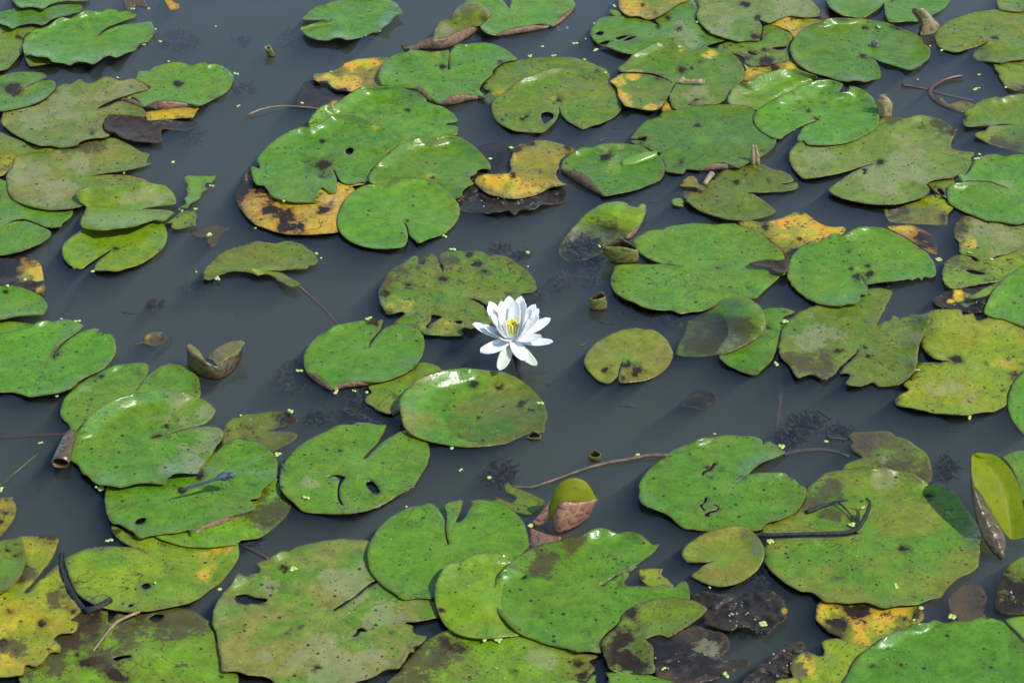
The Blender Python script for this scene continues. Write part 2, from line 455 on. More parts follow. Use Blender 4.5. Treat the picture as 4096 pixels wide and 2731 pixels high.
pad('A', 4, 'pale', 'tan and green slit pad with brown back edge below the crimped pad',
    '720 1405 850 1385 1000 1365 1130 1335 1215 1310 1170 1300 1195 1240 1185 1225 1120 1210 1060 1170 980 1130 920 1105 860 1105 800 1130 740 1120 640 1130 600 1180 480 1190 400 1220 300 1220 130 1250 100 1330 55 1390 50 1450 60 1520 100 1590 200 1640 400 1680 620 1660 800 1600 1100 1540 1180 1450 1100 1420 1000 1400 870 1398 760 1405',
    (690, 1410), amp=3, rot=[], mud=[(250, 1400, 170), (420, 1540, 140), (600, 1300, 100)], silt=[(700, 1170, 120), (560, 1190, 70)])
pad('A', 3, 'olive', 'yellow-edged olive pad lying beneath the tan-mottled pads at the left border',
    '0 1060 60 1085 130 1110 240 1150 350 1180 470 1185 480 1240 300 1300 130 1290 0 1240 -120 1180 -100 1090', yel=[(10, 1090, 60)], amp=2)
pad('A', 3.2, 'amber', 'small brown-yellow speckled leaf at the left border beside the tan and green pad',
    '0 1240 60 1238 135 1235 130 1280 100 1330 50 1385 0 1410 -100 1400 -100 1250', amp=1)
pad('E', 2.6, 'fresh', 'two-lobed green pad cropped by the left border under the tan and green pad',
    '-100 130 50 150 250 250 420 330 490 385 575 372 583 410 560 445 500 490 490 515 420 523 358 517 300 490 200 456 120 460 60 492 122 472 205 470 290 496 350 524 398 548 408 570 380 615 300 660 200 700 120 725 0 745 -150 720 -250 550 -200 300',
    (50, 490), amp=3, rim=[(10, 190, 80, 12)])
pad('E', 6, 'lime', 'bright lime leaf folded into a trough over the round lime pad',
    '605 245 640 215 700 195 820 185 950 180 1080 165 1150 152 1230 170 1320 185 1360 220 1395 260 1408 330 1330 345 1200 360 1075 385 1130 374 1250 377 1350 385 1390 405 1360 430 1320 465 1270 470 1240 460 1150 490 1050 520 950 530 820 545 740 540 660 525 635 490 650 440 690 360 640 320 605 280',
    (1075, 390), amp=1, hump=[(700, 480, 90, 16), (820, 530, 120, 18), (950, 520, 110, 16), (1080, 500, 100, 14), (650, 240, 90, 14), (850, 190, 160, 10), (1150, 160, 120, 8)], mud=[(1150, 290, 160)])
pad('E', 4, 'lime', 'round lime pad with a slit notch, shaded by the folded lime leaf',
    '880 700 820 740 760 780 700 820 660 852 600 845 550 815 510 770 497 720 505 660 550 610 620 560 670 535 750 535 900 525 1050 515 1200 480 1285 475 1325 520 1342 580 1330 640 1290 700 1200 770 1100 825 1020 845 940 870 850 865 755 862 775 800 820 755 880 715',
    (915, 680), amp=2, rot=[(920, 695, 38)])
pad('E', 4, 'fresh', 'torn green leaf scrap shaped like an hourglass floating in open water',
    '1485 115 1520 105 1620 108 1720 110 1715 140 1690 165 1650 165 1640 200 1665 210 1620 240 1600 280 1560 310 1520 335 1500 365 1440 358 1490 330 1475 295 1500 260 1490 220 1500 180 1480 150', amp=4, rag=1.5)
pad('E', 4, 'dull', 'small ragged green leaf scrap with duckweed at its upper corner beside the hourglass scrap',
    '1325 485 1400 430 1440 400 1500 388 1560 395 1572 430 1565 470 1560 500 1480 525 1400 530 1370 520 1370 490', amp=2, rag=1.5)
pad('E', 2.8, 'rotten', 'black rotting leaf with one orange corner at the left border',
    '-200 800 0 755 150 755 290 782 330 830 350 920 358 1000 335 1062 250 1040 100 1000 -200 1000', yel=[(270, 850, 115), (330, 1010, 50), (320, 920, 40)], amp=1, bumpy=2, sub=[(80, 780, 160, 9)], rag=1.4)
pad('E', 4, 'fresh', 'half-visible green pad just below the black and orange leaf',
    '-150 1010 0 990 60 985 150 995 250 1030 330 1070 375 1130 378 1170 345 1215 250 1222 130 1230 0 1258 -150 1250', amp=4, rot=[(45, 1040, 28)])
pad('E', 3, 'fresh', 'sliver of green pad tucked behind the black-centred pad at the left border',
    '-150 1290 0 1275 100 1272 220 1285 270 1300 200 1340 100 1390 0 1440 -150 1440', amp=2)
pad('E', 4, 'dull', 'crescent-shaped half-eaten pad with a leftover lobe pointing down to its red stalk',
    '1635 935 1625 890 1650 840 1700 780 1760 730 1850 690 1920 670 1990 650 2060 632 2130 640 2200 650 2280 632 2352 634 2406 650 2466 690 2516 730 2541 780 2526 820 2476 825 2446 850 2346 858 2246 865 2150 867 2236 880 2316 920 2401 970 2386 985 2316 995 2266 965 2216 940 2196 915 2136 895 2066 905 2016 885 1946 875 1880 870 1820 880 1750 910 1690 935',
    (2150, 870), amp=4, rag=1.4, yel=[(1650, 915, 60), (2070, 895, 45)], red_stalk=[(2370, 975), (2480, 1070), (2600, 1180), (2690, 1290)])
# ---- back middle
pad('B', 5, 'blue', 'lone green pad with a left-facing notch in open water at the back',
    '640 162 560 163 470 158 490 130 530 90 580 55 640 40 700 15 760 5 850 0 950 -10 1080 -10 1160 0 1220 25 1260 70 1280 105 1240 115 1200 145 1170 185 1120 225 1080 260 1030 265 980 285 930 305 830 320 780 305 730 305 680 325 600 320 530 300 480 265 455 228 500 210 560 190 630 172 740 162',
    (800, 155), amp=8, rim=[(750, 310, 70, 9), (1180, 180, 90, 14), (1260, 90, 60, 12), (680, 20, 60, 6)])
pad('B', 6, 'olive', 'folded leaf with raised brown underside facing the viewer, beside the pad with a front lip',
    '1275 385 1330 385 1420 330 1500 305 1525 290 1530 240 1570 180 1620 150 1660 148 1690 90 1730 50 1800 20 1870 15 1930 45 1980 90 1975 140 1900 200 1750 240 1620 298',
    (1700, 250), amp=1, hump=[(1850, 60, 130, 26), (1950, 110, 80, 22), (1700, 110, 70, 14)], mud=[(1600, 230, 90)],
    flaps=[('1270 372 1300 405 1450 392 1560 390 1650 374 1720 342 1840 264 1892 208', '1262 358 1345 384 1420 332 1500 306 1620 298 1750 240 1830 218 1892 204')])
pad('C', 4, 'fresh', 'green pad at the back with a turned-up brown front lip and dark slit',
    '185 68 150 25 110 -10 0 -40 -100 -30 -160 5 -190 45 -130 110 -56 200 -40 235 0 265 65 285 100 270 190 235 300 215 360 200 450 195 525 210 570 170 600 130 650 95 695 70 712 35 690 0 640 -50 450 -110 300 -100 200 -20',
    (190, 75), amp=4, yel=[(215, 75, 30)],
    flaps=[('65 287 180 278 300 258 400 240 525 212', '65 284 180 240 300 215 370 203 525 208'), ('528 214 600 172 650 128 697 80', '526 208 590 145 640 105 697 70')])
pad('B', 3, 'amber', 'yellow leaf with orange rotting left tip, half under the pad with the V-shaped front',
    '555 610 570 590 640 585 720 565 790 530 800 510 870 485 960 470 1060 460 1165 462 1200 520 1150 600 1130 680 1000 700 930 700 880 730 800 725 740 715 690 680 640 650 600 655 570 640',
    amp=2, rag=1.4, yel=[(640, 620, 150), (780, 690, 150), (950, 480, 160)], rot=[(640, 670, 45), (790, 730, 50)])
pad('B', 2, 'rotten', 'dark sunken leaf just under the water left of the yellow leaf with orange tip',
    '440 760 490 660 570 645 640 690 740 730 880 740 900 800 800 830 700 860 600 870 420 850', amp=0, sub=[(620, 770, 400, 7)], yel=[(735, 840, 45)])
pad('B', 5, 'fresh', 'green pad whose front edge folds up into a V showing brown underside',
    '1640 560 1640 500 1650 430 1640 400 1590 410 1500 415 1420 405 1340 400 1310 415 1260 425 1200 440 1150 480 1110 530 1085 580 1080 630 1110 680 1180 690 1260 700 1345 710 1410 706 1470 765 1520 805 1570 835 1640 785 1740 755 1820 760 1935 775 1890 720 1920 660 1990 600 2000 560 2080 500 2190 475 2150 430 2090 390 2020 360 1930 340 1850 345 1790 355 1730 350 1690 370 1665 400 1650 440 1646 500 1650 560',
    (1640, 570), amp=3, rot=[(1600, 535, 45), (2060, 500, 35)], rim=[(1700, 360, 80, 14), (1330, 400, 100, 8), (1100, 560, 80, 8)], yel=[(1500, 430, 60)],
    flaps=[('1345 716 1385 748 1450 797 1520 822 1570 839', '1345 709 1410 705 1470 764 1520 804 1570 834'), ('1570 839 1680 831 1800 802 1935 781', '1570 833 1640 784 1740 754 1936 774')])
pad('B', 6, 'fresh', 'broad green pad with a shiny raised back rim behind the black-hearted pad',
    '510 1010 540 940 590 880 640 845 690 830 705 850 760 815 820 770 880 735 950 700 1040 688 1140 690 1230 690 1310 712 1390 740 1450 780 1470 810 1540 840 1590 850 1650 885 1700 930 1715 970 1650 980 1620 995 1650 1005 1700 1005 1722 1030 1700 1085 1640 1080 1550 1110 1400 1130 1200 1190 900 1170 600 1060',
    (1100, 1080), amp=2, rag=1, rim=[(1100, 700, 330, 17), (620, 860, 120, 14), (850, 750, 120, 15), (1380, 740, 100, 14)], rimw=.034, rot=[(1310, 880, 30)])
pad('B', 7, 'fresh', 'green pad with a black smudge at its heart and a pale upturned back rim',
    '720 1360 745 1420 750 1480 740 1540 690 1545 660 1520 630 1500 600 1540 610 1560 580 1580 570 1600 620 1615 560 1620 430 1620 350 1610 270 1590 220 1565 195 1520 160 1485 110 1480 80 1440 65 1370 70 1330 130 1350 125 1312 105 1290 130 1240 180 1180 250 1120 320 1075 400 1035 470 1015 530 1020 590 1000 640 970 700 930 770 925 850 925 930 940 1020 975 1110 1020 1190 1060 1240 1110 1250 1150 1170 1220 1090 1290 1050 1330 1010 1400 1000 1465 940 1455 870 1475 800 1465 758 1425 735 1370',
    (690, 1335), amp=3, holes=['820 1200 850 1180 882 1195 875 1220 850 1238 822 1225'], rot=[(620, 1345, 90), (635, 1130, 32)], rim=[(300, 1090, 130, 14), (480, 1020, 90, 13), (780, 930, 130, 14), (950, 955, 110, 11), (640, 975, 70, 10)], rimw=.028, yel=[(1000, 980, 70)])
pad('B', 8, 'fresh', 'green pad with a white shine along its back rim and a bitten right edge',
    '1005 1450 1010 1400 1050 1330 1090 1290 1160 1230 1220 1180 1300 1140 1400 1105 1480 1100 1550 1110 1590 1090 1660 1085 1740 1100 1800 1135 1870 1190 1920 1240 1960 1285 1980 1330 1980 1355 1920 1350 1880 1360 1860 1390 1820 1410 1815 1430 1845 1470 1800 1490 1755 1530 1750 1570 1700 1590 1640 1600 1400 1580 1200 1530 1100 1490 1020 1465',
    (1505, 1415), amp=2, rim=[(1300, 1150, 130, 16), (1450, 1110, 100, 15), (1150, 1250, 100, 12), (1700, 1095, 120, 12), (1850, 1180, 90, 9)], rimw=.03, yel=[(1500, 1410, 45)], rot=[(1515, 1425, 22)], nospot=.5)
pad('F', 9, 'fresh', 'smooth round green pad lying over the edge of the yellow and black leaf',
    '1285 485 1310 540 1315 600 1300 660 1260 680 1150 692 1040 688 950 670 870 640 810 600 770 550 752 490 760 420 790 340 830 280 900 220 960 190 1040 172 1110 180 1145 195 1180 160 1250 135 1330 125 1420 132 1500 150 1580 190 1640 230 1690 290 1725 340 1733 400 1715 460 1680 510 1620 560 1560 590 1490 610 1410 645 1370 620 1326 575 1320 530 1300 490',
    (1250, 455), amp=2, nospot=.25, yel=[(1240, 450, 45)], rot=[(1310, 470, 30)], rim=[(1330, 130, 100, 7), (1000, 180, 80, 5)])
pad('F', 3, 'orange', 'yellow-orange leaf with big black blotches under two green pads',
    '60 60 0 130 -50 220 -60 290 -30 360 0 400 40 450 100 500 180 530 250 555 350 575 500 580 620 573 760 555 830 480 900 300 900 230 880 190 1010 170 900 150 760 160 600 150 300 150',
    amp=1, rot=[(20, 200, 190), (150, 250, 150), (240, 380, 90), (330, 510, 120), (470, 520, 60), (640, 380, 70), (250, 200, 120)], mud=[(700, 330, 90)], bumpy=1, sub=[(-20, 200, 160, 5)])
pad('C', 4, 'dull', 'speckled dull green pad peeking out behind the pad with a round hole',
    '45 600 60 575 110 530 180 490 250 480 320 475 400 460 500 455 590 455 700 460 760 480 830 500 900 530 950 550 985 600 980 640 940 700 700 740 400 800 60 850 20 850 -20 790 20 730 -10 720 -31 690 -10 650',
    amp=2, rot=[(890, 570, 30), (10, 735, 35)], yel=[(100, 700, 90)], sub=[(0, 820, 90, 8)], rag=1)
pad('C', 5, 'dull', 'green pad with a large round hole near its front notch',
    '580 860 582 900 560 960 520 1000 480 1040 440 1062 350 1060 240 1050 160 1020 90 980 50 920 38 860 50 800 110 760 170 720 220 670 280 630 360 600 440 570 540 545 640 540 720 550 800 580 870 600 940 630 1010 680 1060 740 1085 800 1085 860 1060 900 1020 940 960 970 900 995 850 1005 770 1035 720 1010 650 970 600 920 590 880',
    (570, 830), amp=2, holes=['440 910 480 895 530 910 535 940 500 965 460 990 440 950'], rot=[(575, 800, 55), (290, 955, 30), (320, 925, 28), (130, 955, 30)], yel=[(430, 985, 60), (540, 800, 30), (350, 1050, 60), (200, 720, 70)], rim=[(450, 570, 130, 11), (300, 625, 80, 9)])
pad('B', 2.4, 'rotten', 'black sunken leaf half between the white-shining rim pad and the amber leaf',
    '1880 1180 2000 1145 2100 1155 2170 1200 2140 1290 2150 1360 2060 1390 1900 1420 1820 1440 1800 1400 1880 1340 1960 1300', amp=0, sub=[(2000, 1280, 300, 5)])
pad('C', 3, 'amber', 'amber heart-shaped dying leaf with a black tattered front fringe',
    '195 1360 185 1300 200 1250 215 1220 250 1160 310 1145 370 1125 450 1120 530 1135 600 1155 670 1180 700 1205 640 1240 600 1280 580 1340 555 1400 590 1450 650 1475 560 1490 490 1510 440 1540 370 1568 280 1586 200 1590 60 1565 0 1540 -45 1510 -95 1470 -80 1420 0 1395 100 1395 170 1385',
    (210, 1390), amp=3, rag=1.4, yel=[(60, 1460, 170), (330, 1530, 200), (560, 1460, 90), (215, 1270, 50)], rot=[(225, 1190, 50), (330, 1130, 60), (200, 1400, 40), (660, 1200, 50)])
pad('G', 2, 'rotten', 'black tattered rotten leaf fringe hanging in front of the amber heart-shaped leaf',
    '-196 270 -186 230 -146 190 -46 210 44 260 200 288 400 270 520 200 640 200 640 310 560 330 450 340 380 370 250 388 222 425 190 390 100 400 0 405 -96 400 -186 390 -226 330', amp=3, rag=3, bumpy=5, sub=[(-100, 370, 130, 7), (550, 290, 110, 6)])
# ---- back right
pad('C', 5, 'amber', 'yellow-edged pad cropped by the top border with a curled brown right edge',
    '1055 0 1060 60 1090 100 1140 130 1220 130 1280 157 1340 150 1420 110 1480 70 1550 25 1620 0 1600 -80 1300 -130 1080 -60', amp=3, yel=[(1120, 40, 150)], k2='dull', rot=[(1245, 40, 28), (1340, 110, 30)])
pad('C', 3, 'fresh', 'small green leaf corner showing under the yellow-edged pad at the top border',
    '985 80 1040 85 1100 120 1160 140 1060 137 1000 115', amp=1)
pad('C', 4, 'fresh', 'wide green pad with black slashed holes near its left edge',
    '1380 205 1320 180 1270 155 1190 140 1110 130 1000 130 930 140 890 160 860 200 835 235 838 290 880 345 940 370 1000 390 1080 420 1180 435 1400 440 1700 420 1760 370 1850 340 1910 320 1850 290 1790 265 1740 230 1700 170 1690 60 1650 0 1600 -20 1520 30 1440 100 1350 150 1370 190',
    (1395, 205), amp=3, holes=['1030 305 1080 288 1145 280 1110 300 1060 320', '1095 325 1150 295 1200 290 1160 315 1115 330', '895 350 950 328 990 330 950 360', '870 275 905 250 940 262 915 285'], rot=[(1370, 215, 35), (1550, 230, 30), (1450, 140, 40)], mud=[(1600, 280, 120)])
pad('C', 5.4, 'pale', 'grey-green pad with a teal heart and dark corner, lying over its neighbours at the back',
    '1680 110 1690 160 1710 190 1750 230 1790 265 1840 285 1900 305 1960 320 2020 335 2080 325 2180 325 2195 280 2205 210 2180 160 2260 185 2350 150 2420 130 2550 140 2650 130 2668 80 2640 50 2600 0 2510 -60 2150 -130 1800 -80 1690 0 1700 60',
    (2165, 150), amp=3, rot=[(2165, 150, 42), (2160, 300, 60), (2070, 40, 40)], mud=[(1900, 200, 150), (2450, 30, 150)])
pad('C', 6, 'dull', 'yellow-rimmed pad split by a dark crack with a dry brown curl lying on it',
    '1055 545 1080 520 1130 480 1160 445 1210 410 1280 375 1350 345 1440 338 1500 340 1540 360 1590 370 1600 400 1640 415 1700 380 1740 370 1800 385 1880 385 1940 410 2000 455 2040 510 2065 570 2050 640 2000 690 1950 740 1920 790 1850 830 1750 840 1600 860 1530 875 1490 860 1470 810 1465 760 1490 700 1515 668 1500 690 1455 770 1420 830 1380 870 1320 885 1240 875 1160 860 1100 840 1050 760 1040 700 990 650 1030 620 1080 590 1200 588 1340 606 1480 656 1345 594 1200 576 1076 574',
    (1515, 655), amp=3, yel=[(1050, 680, 90), (1150, 600, 60), (1080, 800, 80), (1300, 880, 90), (1580, 385, 50), (1780, 440, 50), (1400, 870, 60)], rot=[(1710, 490, 40), (1560, 558, 36), (1640, 545, 24), (1680, 810, 60), (1590, 385, 24), (1380, 615, 45)], mud=[(1700, 780, 120)], rim=[(1300, 370, 150, 13), (1450, 345, 90, 12)], rag=1, hy=1)
pad('C', 3, 'amber', 'small bright yellow leaf corner wedged under the cracked yellow-rimmed pad',
    '1395 880 1410 840 1440 790 1470 770 1490 840 1510 885 1420 898', amp=1, yel=[(1440, 850, 90)])
pad('D', 3.6, 'tatter', 'dark green tattered pad with torn black holes between grey-green and spotted pads',
    '-100 370 0 335 130 335 240 325 250 260 265 205 330 200 420 235 480 270 505 320 480 350 470 400 485 430 470 480 400 500 300 520 180 535 120 510 100 460 40 430 -80 400',
    amp=3, rag=1.5, holes=['330 385 400 375 460 372 440 390 390 402', '140 410 190 425 215 440 170 440'], rot=[(280, 410, 35), (160, 420, 50), (140, 470, 50), (300, 500, 70)])
pad('D', 3, 'amber', 'orange and brown decayed leaf showing below the dark tattered pad',
    '115 510 180 535 300 525 470 480 500 455 540 510 600 575 480 580 280 610 200 630 165 685 120 680 85 655 80 630 120 560', yel=[(220, 555, 110), (480, 500, 70)], rot=[(350, 550, 70), (120, 650, 40)], amp=2, rag=1.4)
pad('D', 3, 'amber', 'bright yellow leaf showing between the grey-green pad and the pad with a snail',
    '270 190 340 175 420 125 480 125 600 145 740 165 680 210 580 270 510 302 470 250 440 240 360 205', yel=[(450, 190, 150), (520, 260, 90)], amp=2)
pad('D', 2.6, 'brown', 'sunken reddish brown leaf below the notched pad at the top border',
    '700 90 760 65 850 95 895 140 820 160 740 165', sub=[(800, 120, 140, 4)], amp=1)
pad('D', 6, 'fresh', 'large spotted green pad carrying a small dark snail beside its centre',
    '1110 455 1170 490 1195 540 1210 600 1195 630 1140 640 1080 655 1000 645 930 655 850 640 760 610 680 590 620 565 560 530 510 480 485 420 480 370 510 310 560 260 600 225 660 195 730 175 760 155 830 145 950 150 1060 150 1150 165 1250 180 1330 210 1420 245 1490 280 1530 300 1545 345 1590 375 1605 420 1590 470 1540 510 1490 545 1430 562 1370 545 1290 520 1210 498 1160 478',
    (1085, 435), amp=3, rot=[(1060, 445, 42), (1085, 222, 30), (1330, 220, 55)], yel=[(1490, 330, 50)], rim=[(860, 150, 110, 13), (1000, 645, 50, 6)], mott=.7)
pad('D', 5, 'fresh', 'clean green pad cropped by the top border with a front-facing notch',
    '1230 30 1190 70 1130 110 1065 150 1000 140 920 130 850 100 800 60 770 10 780 -40 1000 -120 1400 -130 1650 -60 1760 -10 1740 40 1690 85 1640 110 1580 150 1510 170 1420 172 1280 180 1245 130 1236 80',
    (1245, 12), amp=2, nospot=.4, rot=[(1285, 10, 26)])
pad('D', 4, 'dull', 'dull green pad beside the dry brown rolled leaf, its front lobe under water',
    '2080 325 2000 365 1900 395 1800 420 1690 390 1650 350 1635 295 1650 250 1700 200 1760 160 1830 135 1900 110 2000 90 2100 78 2160 75 2352 70 2450 200 2500 400 2352 475 2230 490 2170 505 2050 492 1975 485 1940 450 1960 410 2010 372',
    (2110, 310), amp=3, rot=[(2120, 305, 40)], sub=[(1970, 470, 120, 6)], rag=.8)
pad('D', 5, 'olive', 'corner of an olive pad at the top right border',
    '2130 0 2140 40 2170 80 2352 90 2420 -50 2150 -60', amp=1)
pad('D', 3.4, 'olive', 'brown-edged olive pad at the right border below the dull green pad',
    '2115 510 2200 496 2352 460 2450 600 2352 710 2270 725 2200 690 2150 610 2150 590 2120 560', yel=[(2230, 630, 60)], rot=[(2330, 720, 60), (2130, 600, 40)], amp=2, rag=1.2)
pad('C', 6, 'lime', 'pale pad with a bright shiny upturned back edge behind the pad with shiny folded-in rim',
    '1926 800 1930 780 1950 740 1978 700 2028 670 2113 655 2148 620 2228 590 2328 560 2428 552 2518 565 2588 590 2638 610 2648 640 2588 680 2448 780 2298 860 2148 880 2098 855 1948 840', amp=2, k2='pale', mud=[(2050, 760, 150)],
    rim=[(2300, 590, 160, 22), (2450, 560, 130, 22), (2560, 590, 90, 18), (2140, 650, 60, 14)], rimw=.04, nospot=.3)
pad('C', 6.5, 'blue', 'big spotted green pad with two brown leaf buds rising at its front edge',
    '1150 1110 1165 1080 1220 1020 1280 960 1340 945 1380 930 1420 895 1500 885 1580 860 1680 850 1800 840 1900 835 2000 840 2080 850 2140 880 2160 930 2150 1010 2200 1060 2280 1100 2320 1110 2310 1160 2270 1200 2200 1250 2120 1290 2080 1310 2020 1342 1940 1320 1850 1308 1780 1325 1700 1360 1600 1355 1590 1370 1570 1390 1500 1385 1420 1370 1425 1330 1380 1260 1400 1215 1480 1190 1370 1222 1290 1190 1170 1145 1150 1125 1200 1120 1260 1128 1280 1095 1230 1100 1190 1112',
    (1720, 1120), amp=3, rot=[(1690, 1000, 30), (1250, 1110, 40), (2215, 1210, 20), (1560, 1290, 45)], rag=.8,
    flaps=[('1700 1363 1800 1362 1900 1354 2020 1345', '1700 1359 1790 1322 1850 1307 1940 1320 2020 1341')])
pad('D', 7, 'fresh', 'bright spotted pad with a wide shiny rim folded in along its back edge',
    '690 965 620 990 550 1020 500 1050 450 1075 405 1110 350 1105 300 1085 250 1050 210 1010 188 960 195 910 230 870 290 830 380 780 460 740 540 700 620 665 700 645 780 638 850 650 905 675 890 710 870 740 920 740 955 715 955 690 1020 700 1090 735 1140 780 1170 830 1190 890 1195 960 1180 1010 1130 1055 1060 1090 1000 1120 900 1150 800 1160 680 1162 620 1155 590 1125 540 1130 545 1080 570 1040 600 1005 660 982',
    (690, 950), amp=2, rim=[(600, 690, 150, 20), (760, 650, 120, 22), (870, 680, 70, 16), (450, 745, 90, 14), (1020, 710, 80, 14), (1150, 810, 80, 8)], rimw=.036, rot=[(690, 950, 34), (750, 820, 26), (630, 890, 28)], spot=.55)
pad('C', 7.2, 'fresh', 'green pad with a shiny rolled fold across its middle and dark curled-under left front edge',
    '595 1355 605 1290 640 1250 700 1210 760 1180 850 1175 900 1155 980 1145 1080 1145 1160 1155 1230 1165 1290 1200 1370 1240 1400 1280 1425 1330 1420 1390 1390 1440 1300 1480 1200 1520 1080 1545 950 1568 910 1540 870 1490 840 1450 780 1400 700 1370 610 1357',
    (1010, 1360), amp=2, yel=[(1010, 1355, 50)], mud=[(1000, 1240, 90)], rot=[(960, 1250, 60)], rim=[(980, 1150, 100, 9), (740, 1190, 60, 8)],
    flaps=[('608 1378 680 1428 760 1473 850 1523 946 1572', '600 1356 700 1371 780 1400 850 1462 946 1566')])
pad('D', 5, 'pale', 'very large tan-green pad with a black heart and brown curled back edge',
    '1130 1310 1060 1330 960 1365 840 1395 720 1415 595 1430 540 1390 500 1350 475 1290 470 1240 490 1190 530 1150 560 1120 700 1100 900 1100 1060 1060 1130 1010 1190 970 1200 945 1290 935 1380 945 1420 940 1500 920 1600 930 1700 960 1760 1000 1790 1040 1825 1030 1790 1100 1770 1150 1775 1190 1860 1210 1955 1220 1930 1270 1960 1300 1930 1350 1890 1395 1830 1390 1780 1420 1700 1430 1620 1445 1570 1475 1600 1520 1560 1570 1450 1605 1350 1632 1230 1638 1080 1628 960 1603 870 1578 790 1520 850 1465 900 1430 960 1390 1050 1342 1150 1312',
    (1200, 1290), amp=3, rot=[(1205, 1298, 55), (1080, 1375, 34), (1790, 1060, 50)], mud=[(700, 1280, 200), (1400, 1330, 200), (1200, 1450, 150)], rim=[(1600, 940, 150, 12), (1750, 1010, 70, 12)], rag=1, silt=[(1680, 1010, 130), (1300, 960, 80)])
pad('H', 4.4, 'olive', 'olive leaf piece with a small black hole wedged behind the smooth two-lobed pad',
    '1570 165 1700 140 1800 130 1870 155 1800 220 1760 290 1690 262 1640 240 1600 200', holes=['1655 212 1685 208 1720 255 1690 262 1665 235'], amp=2, rag=1)
pad('H', 6, 'fresh', 'smooth bright two-lobed pad cropped by the right border over a whitish dying leaf',
    '2215 208 2150 182 2080 156 1990 148 1900 147 1860 152 1830 120 1825 92 1890 97 1950 2 1970 -28 2040 -58 2130 -66 2200 -48 2280 -63 2352 -63 2500 50 2500 350 2400 480 2352 485 2300 497 2230 490 2150 475 2060 470 1980 440 1880 400 1800 360 1750 320 1735 250 1750 190 1800 168 1900 154 1990 154 2080 163 2150 188',
    (2220, 220), amp=2, mud=[(2200, 210, 90)], nospot=.7, rim=[(1820, 165, 80, 8)])
pad('D', 4, 'dull', 'green pad with long straight notch at the right border, its front half sinking',
    '2280 995 2200 1000 2100 1005 1980 1012 1880 1010 1865 960 1870 900 1920 860 2000 810 2040 790 2130 775 2170 785 2220 765 2352 755 2500 850 2500 1100 2352 1225 2280 1215 2200 1190 2100 1160 2020 1125 1955 1080 2000 1050 2040 1045 2075 1010 2150 994 2250 992',
    (2290, 998), amp=2, sub=[(2330, 1190, 200, 9), (2200, 1170, 120, 4)], rot=[(1880, 940, 40)], rim=[(2170, 775, 120, 9), (2090, 1005, 60, 8)], spot=.7, silt=[(2250, 1180, 120)])
pad('D', 2.4, 'amber', 'sunken yellow-brown leaf held in the bend of the red stalk',
    '1665 790 1700 780 1740 830 1830 810 1900 815 1960 840 1920 870 1870 890 1780 870 1720 840', sub=[(1800, 840, 200, 5)], amp=1)
# ---- middle right
pad('G', 4, 'olive', 'olive decayed pad with a right-facing notch below the two brown buds',
    '1830 130 1880 70 1960 50 2020 40 2100 20 2180 20 2218 20 2278 50 2348 65 2418 95 2463 145 2418 160 2363 175 2398 180 2478 160 2493 205 2408 230 2278 240 2148 243 2085 240 2130 255 2198 290 2258 340 2318 395 2248 430 2148 455 2050 466 1948 458 1880 445 1800 425 1730 400 1660 360 1600 310 1570 270 1580 235 1700 230 1760 210 1740 170 1800 140',
    (2080, 240), amp=2, rag=1.2, rot=[(2030, 350, 36), (2000, 165, 34), (2260, 150, 28), (1600, 250, 45)], yel=[(2060, 310, 40)])
pad('G', 5, 'blue', 'large spotted green pad with a dark teal heart and a leftward slit notch',
    '1570 836 1480 818 1400 812 1300 816 1180 811 1100 815 1030 830 1010 880 990 930 995 980 1030 1040 1100 1090 1180 1120 1260 1160 1360 1180 1420 1185 1480 1185 1550 1212 1620 1200 1720 1190 1800 1160 1950 1100 2110 1095 2160 1085 2230 1020 2300 960 2352 910 2398 890 2380 860 2390 800 2378 740 2338 680 2278 640 2198 570 2128 540 2028 510 1990 490 1900 490 1830 500 1740 490 1650 485 1580 495 1500 505 1430 520 1420 535 1340 540 1270 555 1220 590 1165 625 1190 670 1220 720 1280 760 1370 800 1450 818 1560 832',
    (1610, 820), amp=3, rot=[(1865, 845, 22), (1020, 950, 35)], yel=[(1050, 930, 40)], spot=.75)
pad('H', 3.4, 'amber', 'orange-yellow blotched leaf behind the pad with a toothed straight edge',
    '60 480 150 455 230 480 320 470 420 440 520 400 580 395 640 430 720 490 800 515 910 515 920 550 890 590 830 640 700 700 600 740 520 760 440 770 400 700 250 580 100 520',
    amp=3, rag=1.4, yel=[(420, 470, 140), (600, 470, 180), (700, 600, 160), (850, 540, 90)], rot=[(270, 510, 70), (570, 405, 30), (560, 610, 24), (480, 740, 90), (820, 490, 34)], k2='yellow')
pad('H', 6, 'fresh', 'green pad with a black star at its heart and a straight toothed front edge',
    '1050 910 1075 960 1100 1000 1100 1055 1050 1060 1040 1100 1000 1130 930 1135 890 1150 800 1145 700 1130 620 1090 550 1040 490 980 480 950 460 930 458 860 480 780 510 730 560 680 640 630 700 640 740 615 800 605 800 575 880 572 900 590 950 555 1020 520 1110 513 1200 520 1280 545 1360 585 1440 630 1510 680 1580 730 1630 800 1650 870 1640 910 1600 922 1560 914 1530 930 1500 922 1460 940 1420 934 1330 948 1250 955 1180 965 1110 975 1090 990 1070 940',
    (1040, 880), amp=2, rot=[(1020, 920, 50), (1105, 825, 32), (965, 850, 34), (1120, 900, 45), (960, 710, 30)], yel=[(1040, 860, 32)], rim=[(1000, 530, 100, 10), (1150, 515, 100, 8)], spot=.6, rag=.8)
pad('H', 2.6, 'orange', 'sunken orange leaf with a dark front half behind the pad with the black star',
    '1250 520 1350 505 1450 500 1560 550 1620 590 1655 680 1650 740 1580 720 1500 670 1400 600', rot=[(1580, 650, 130), (1510, 530, 40)], sub=[(1560, 650, 250, 8)], amp=2)
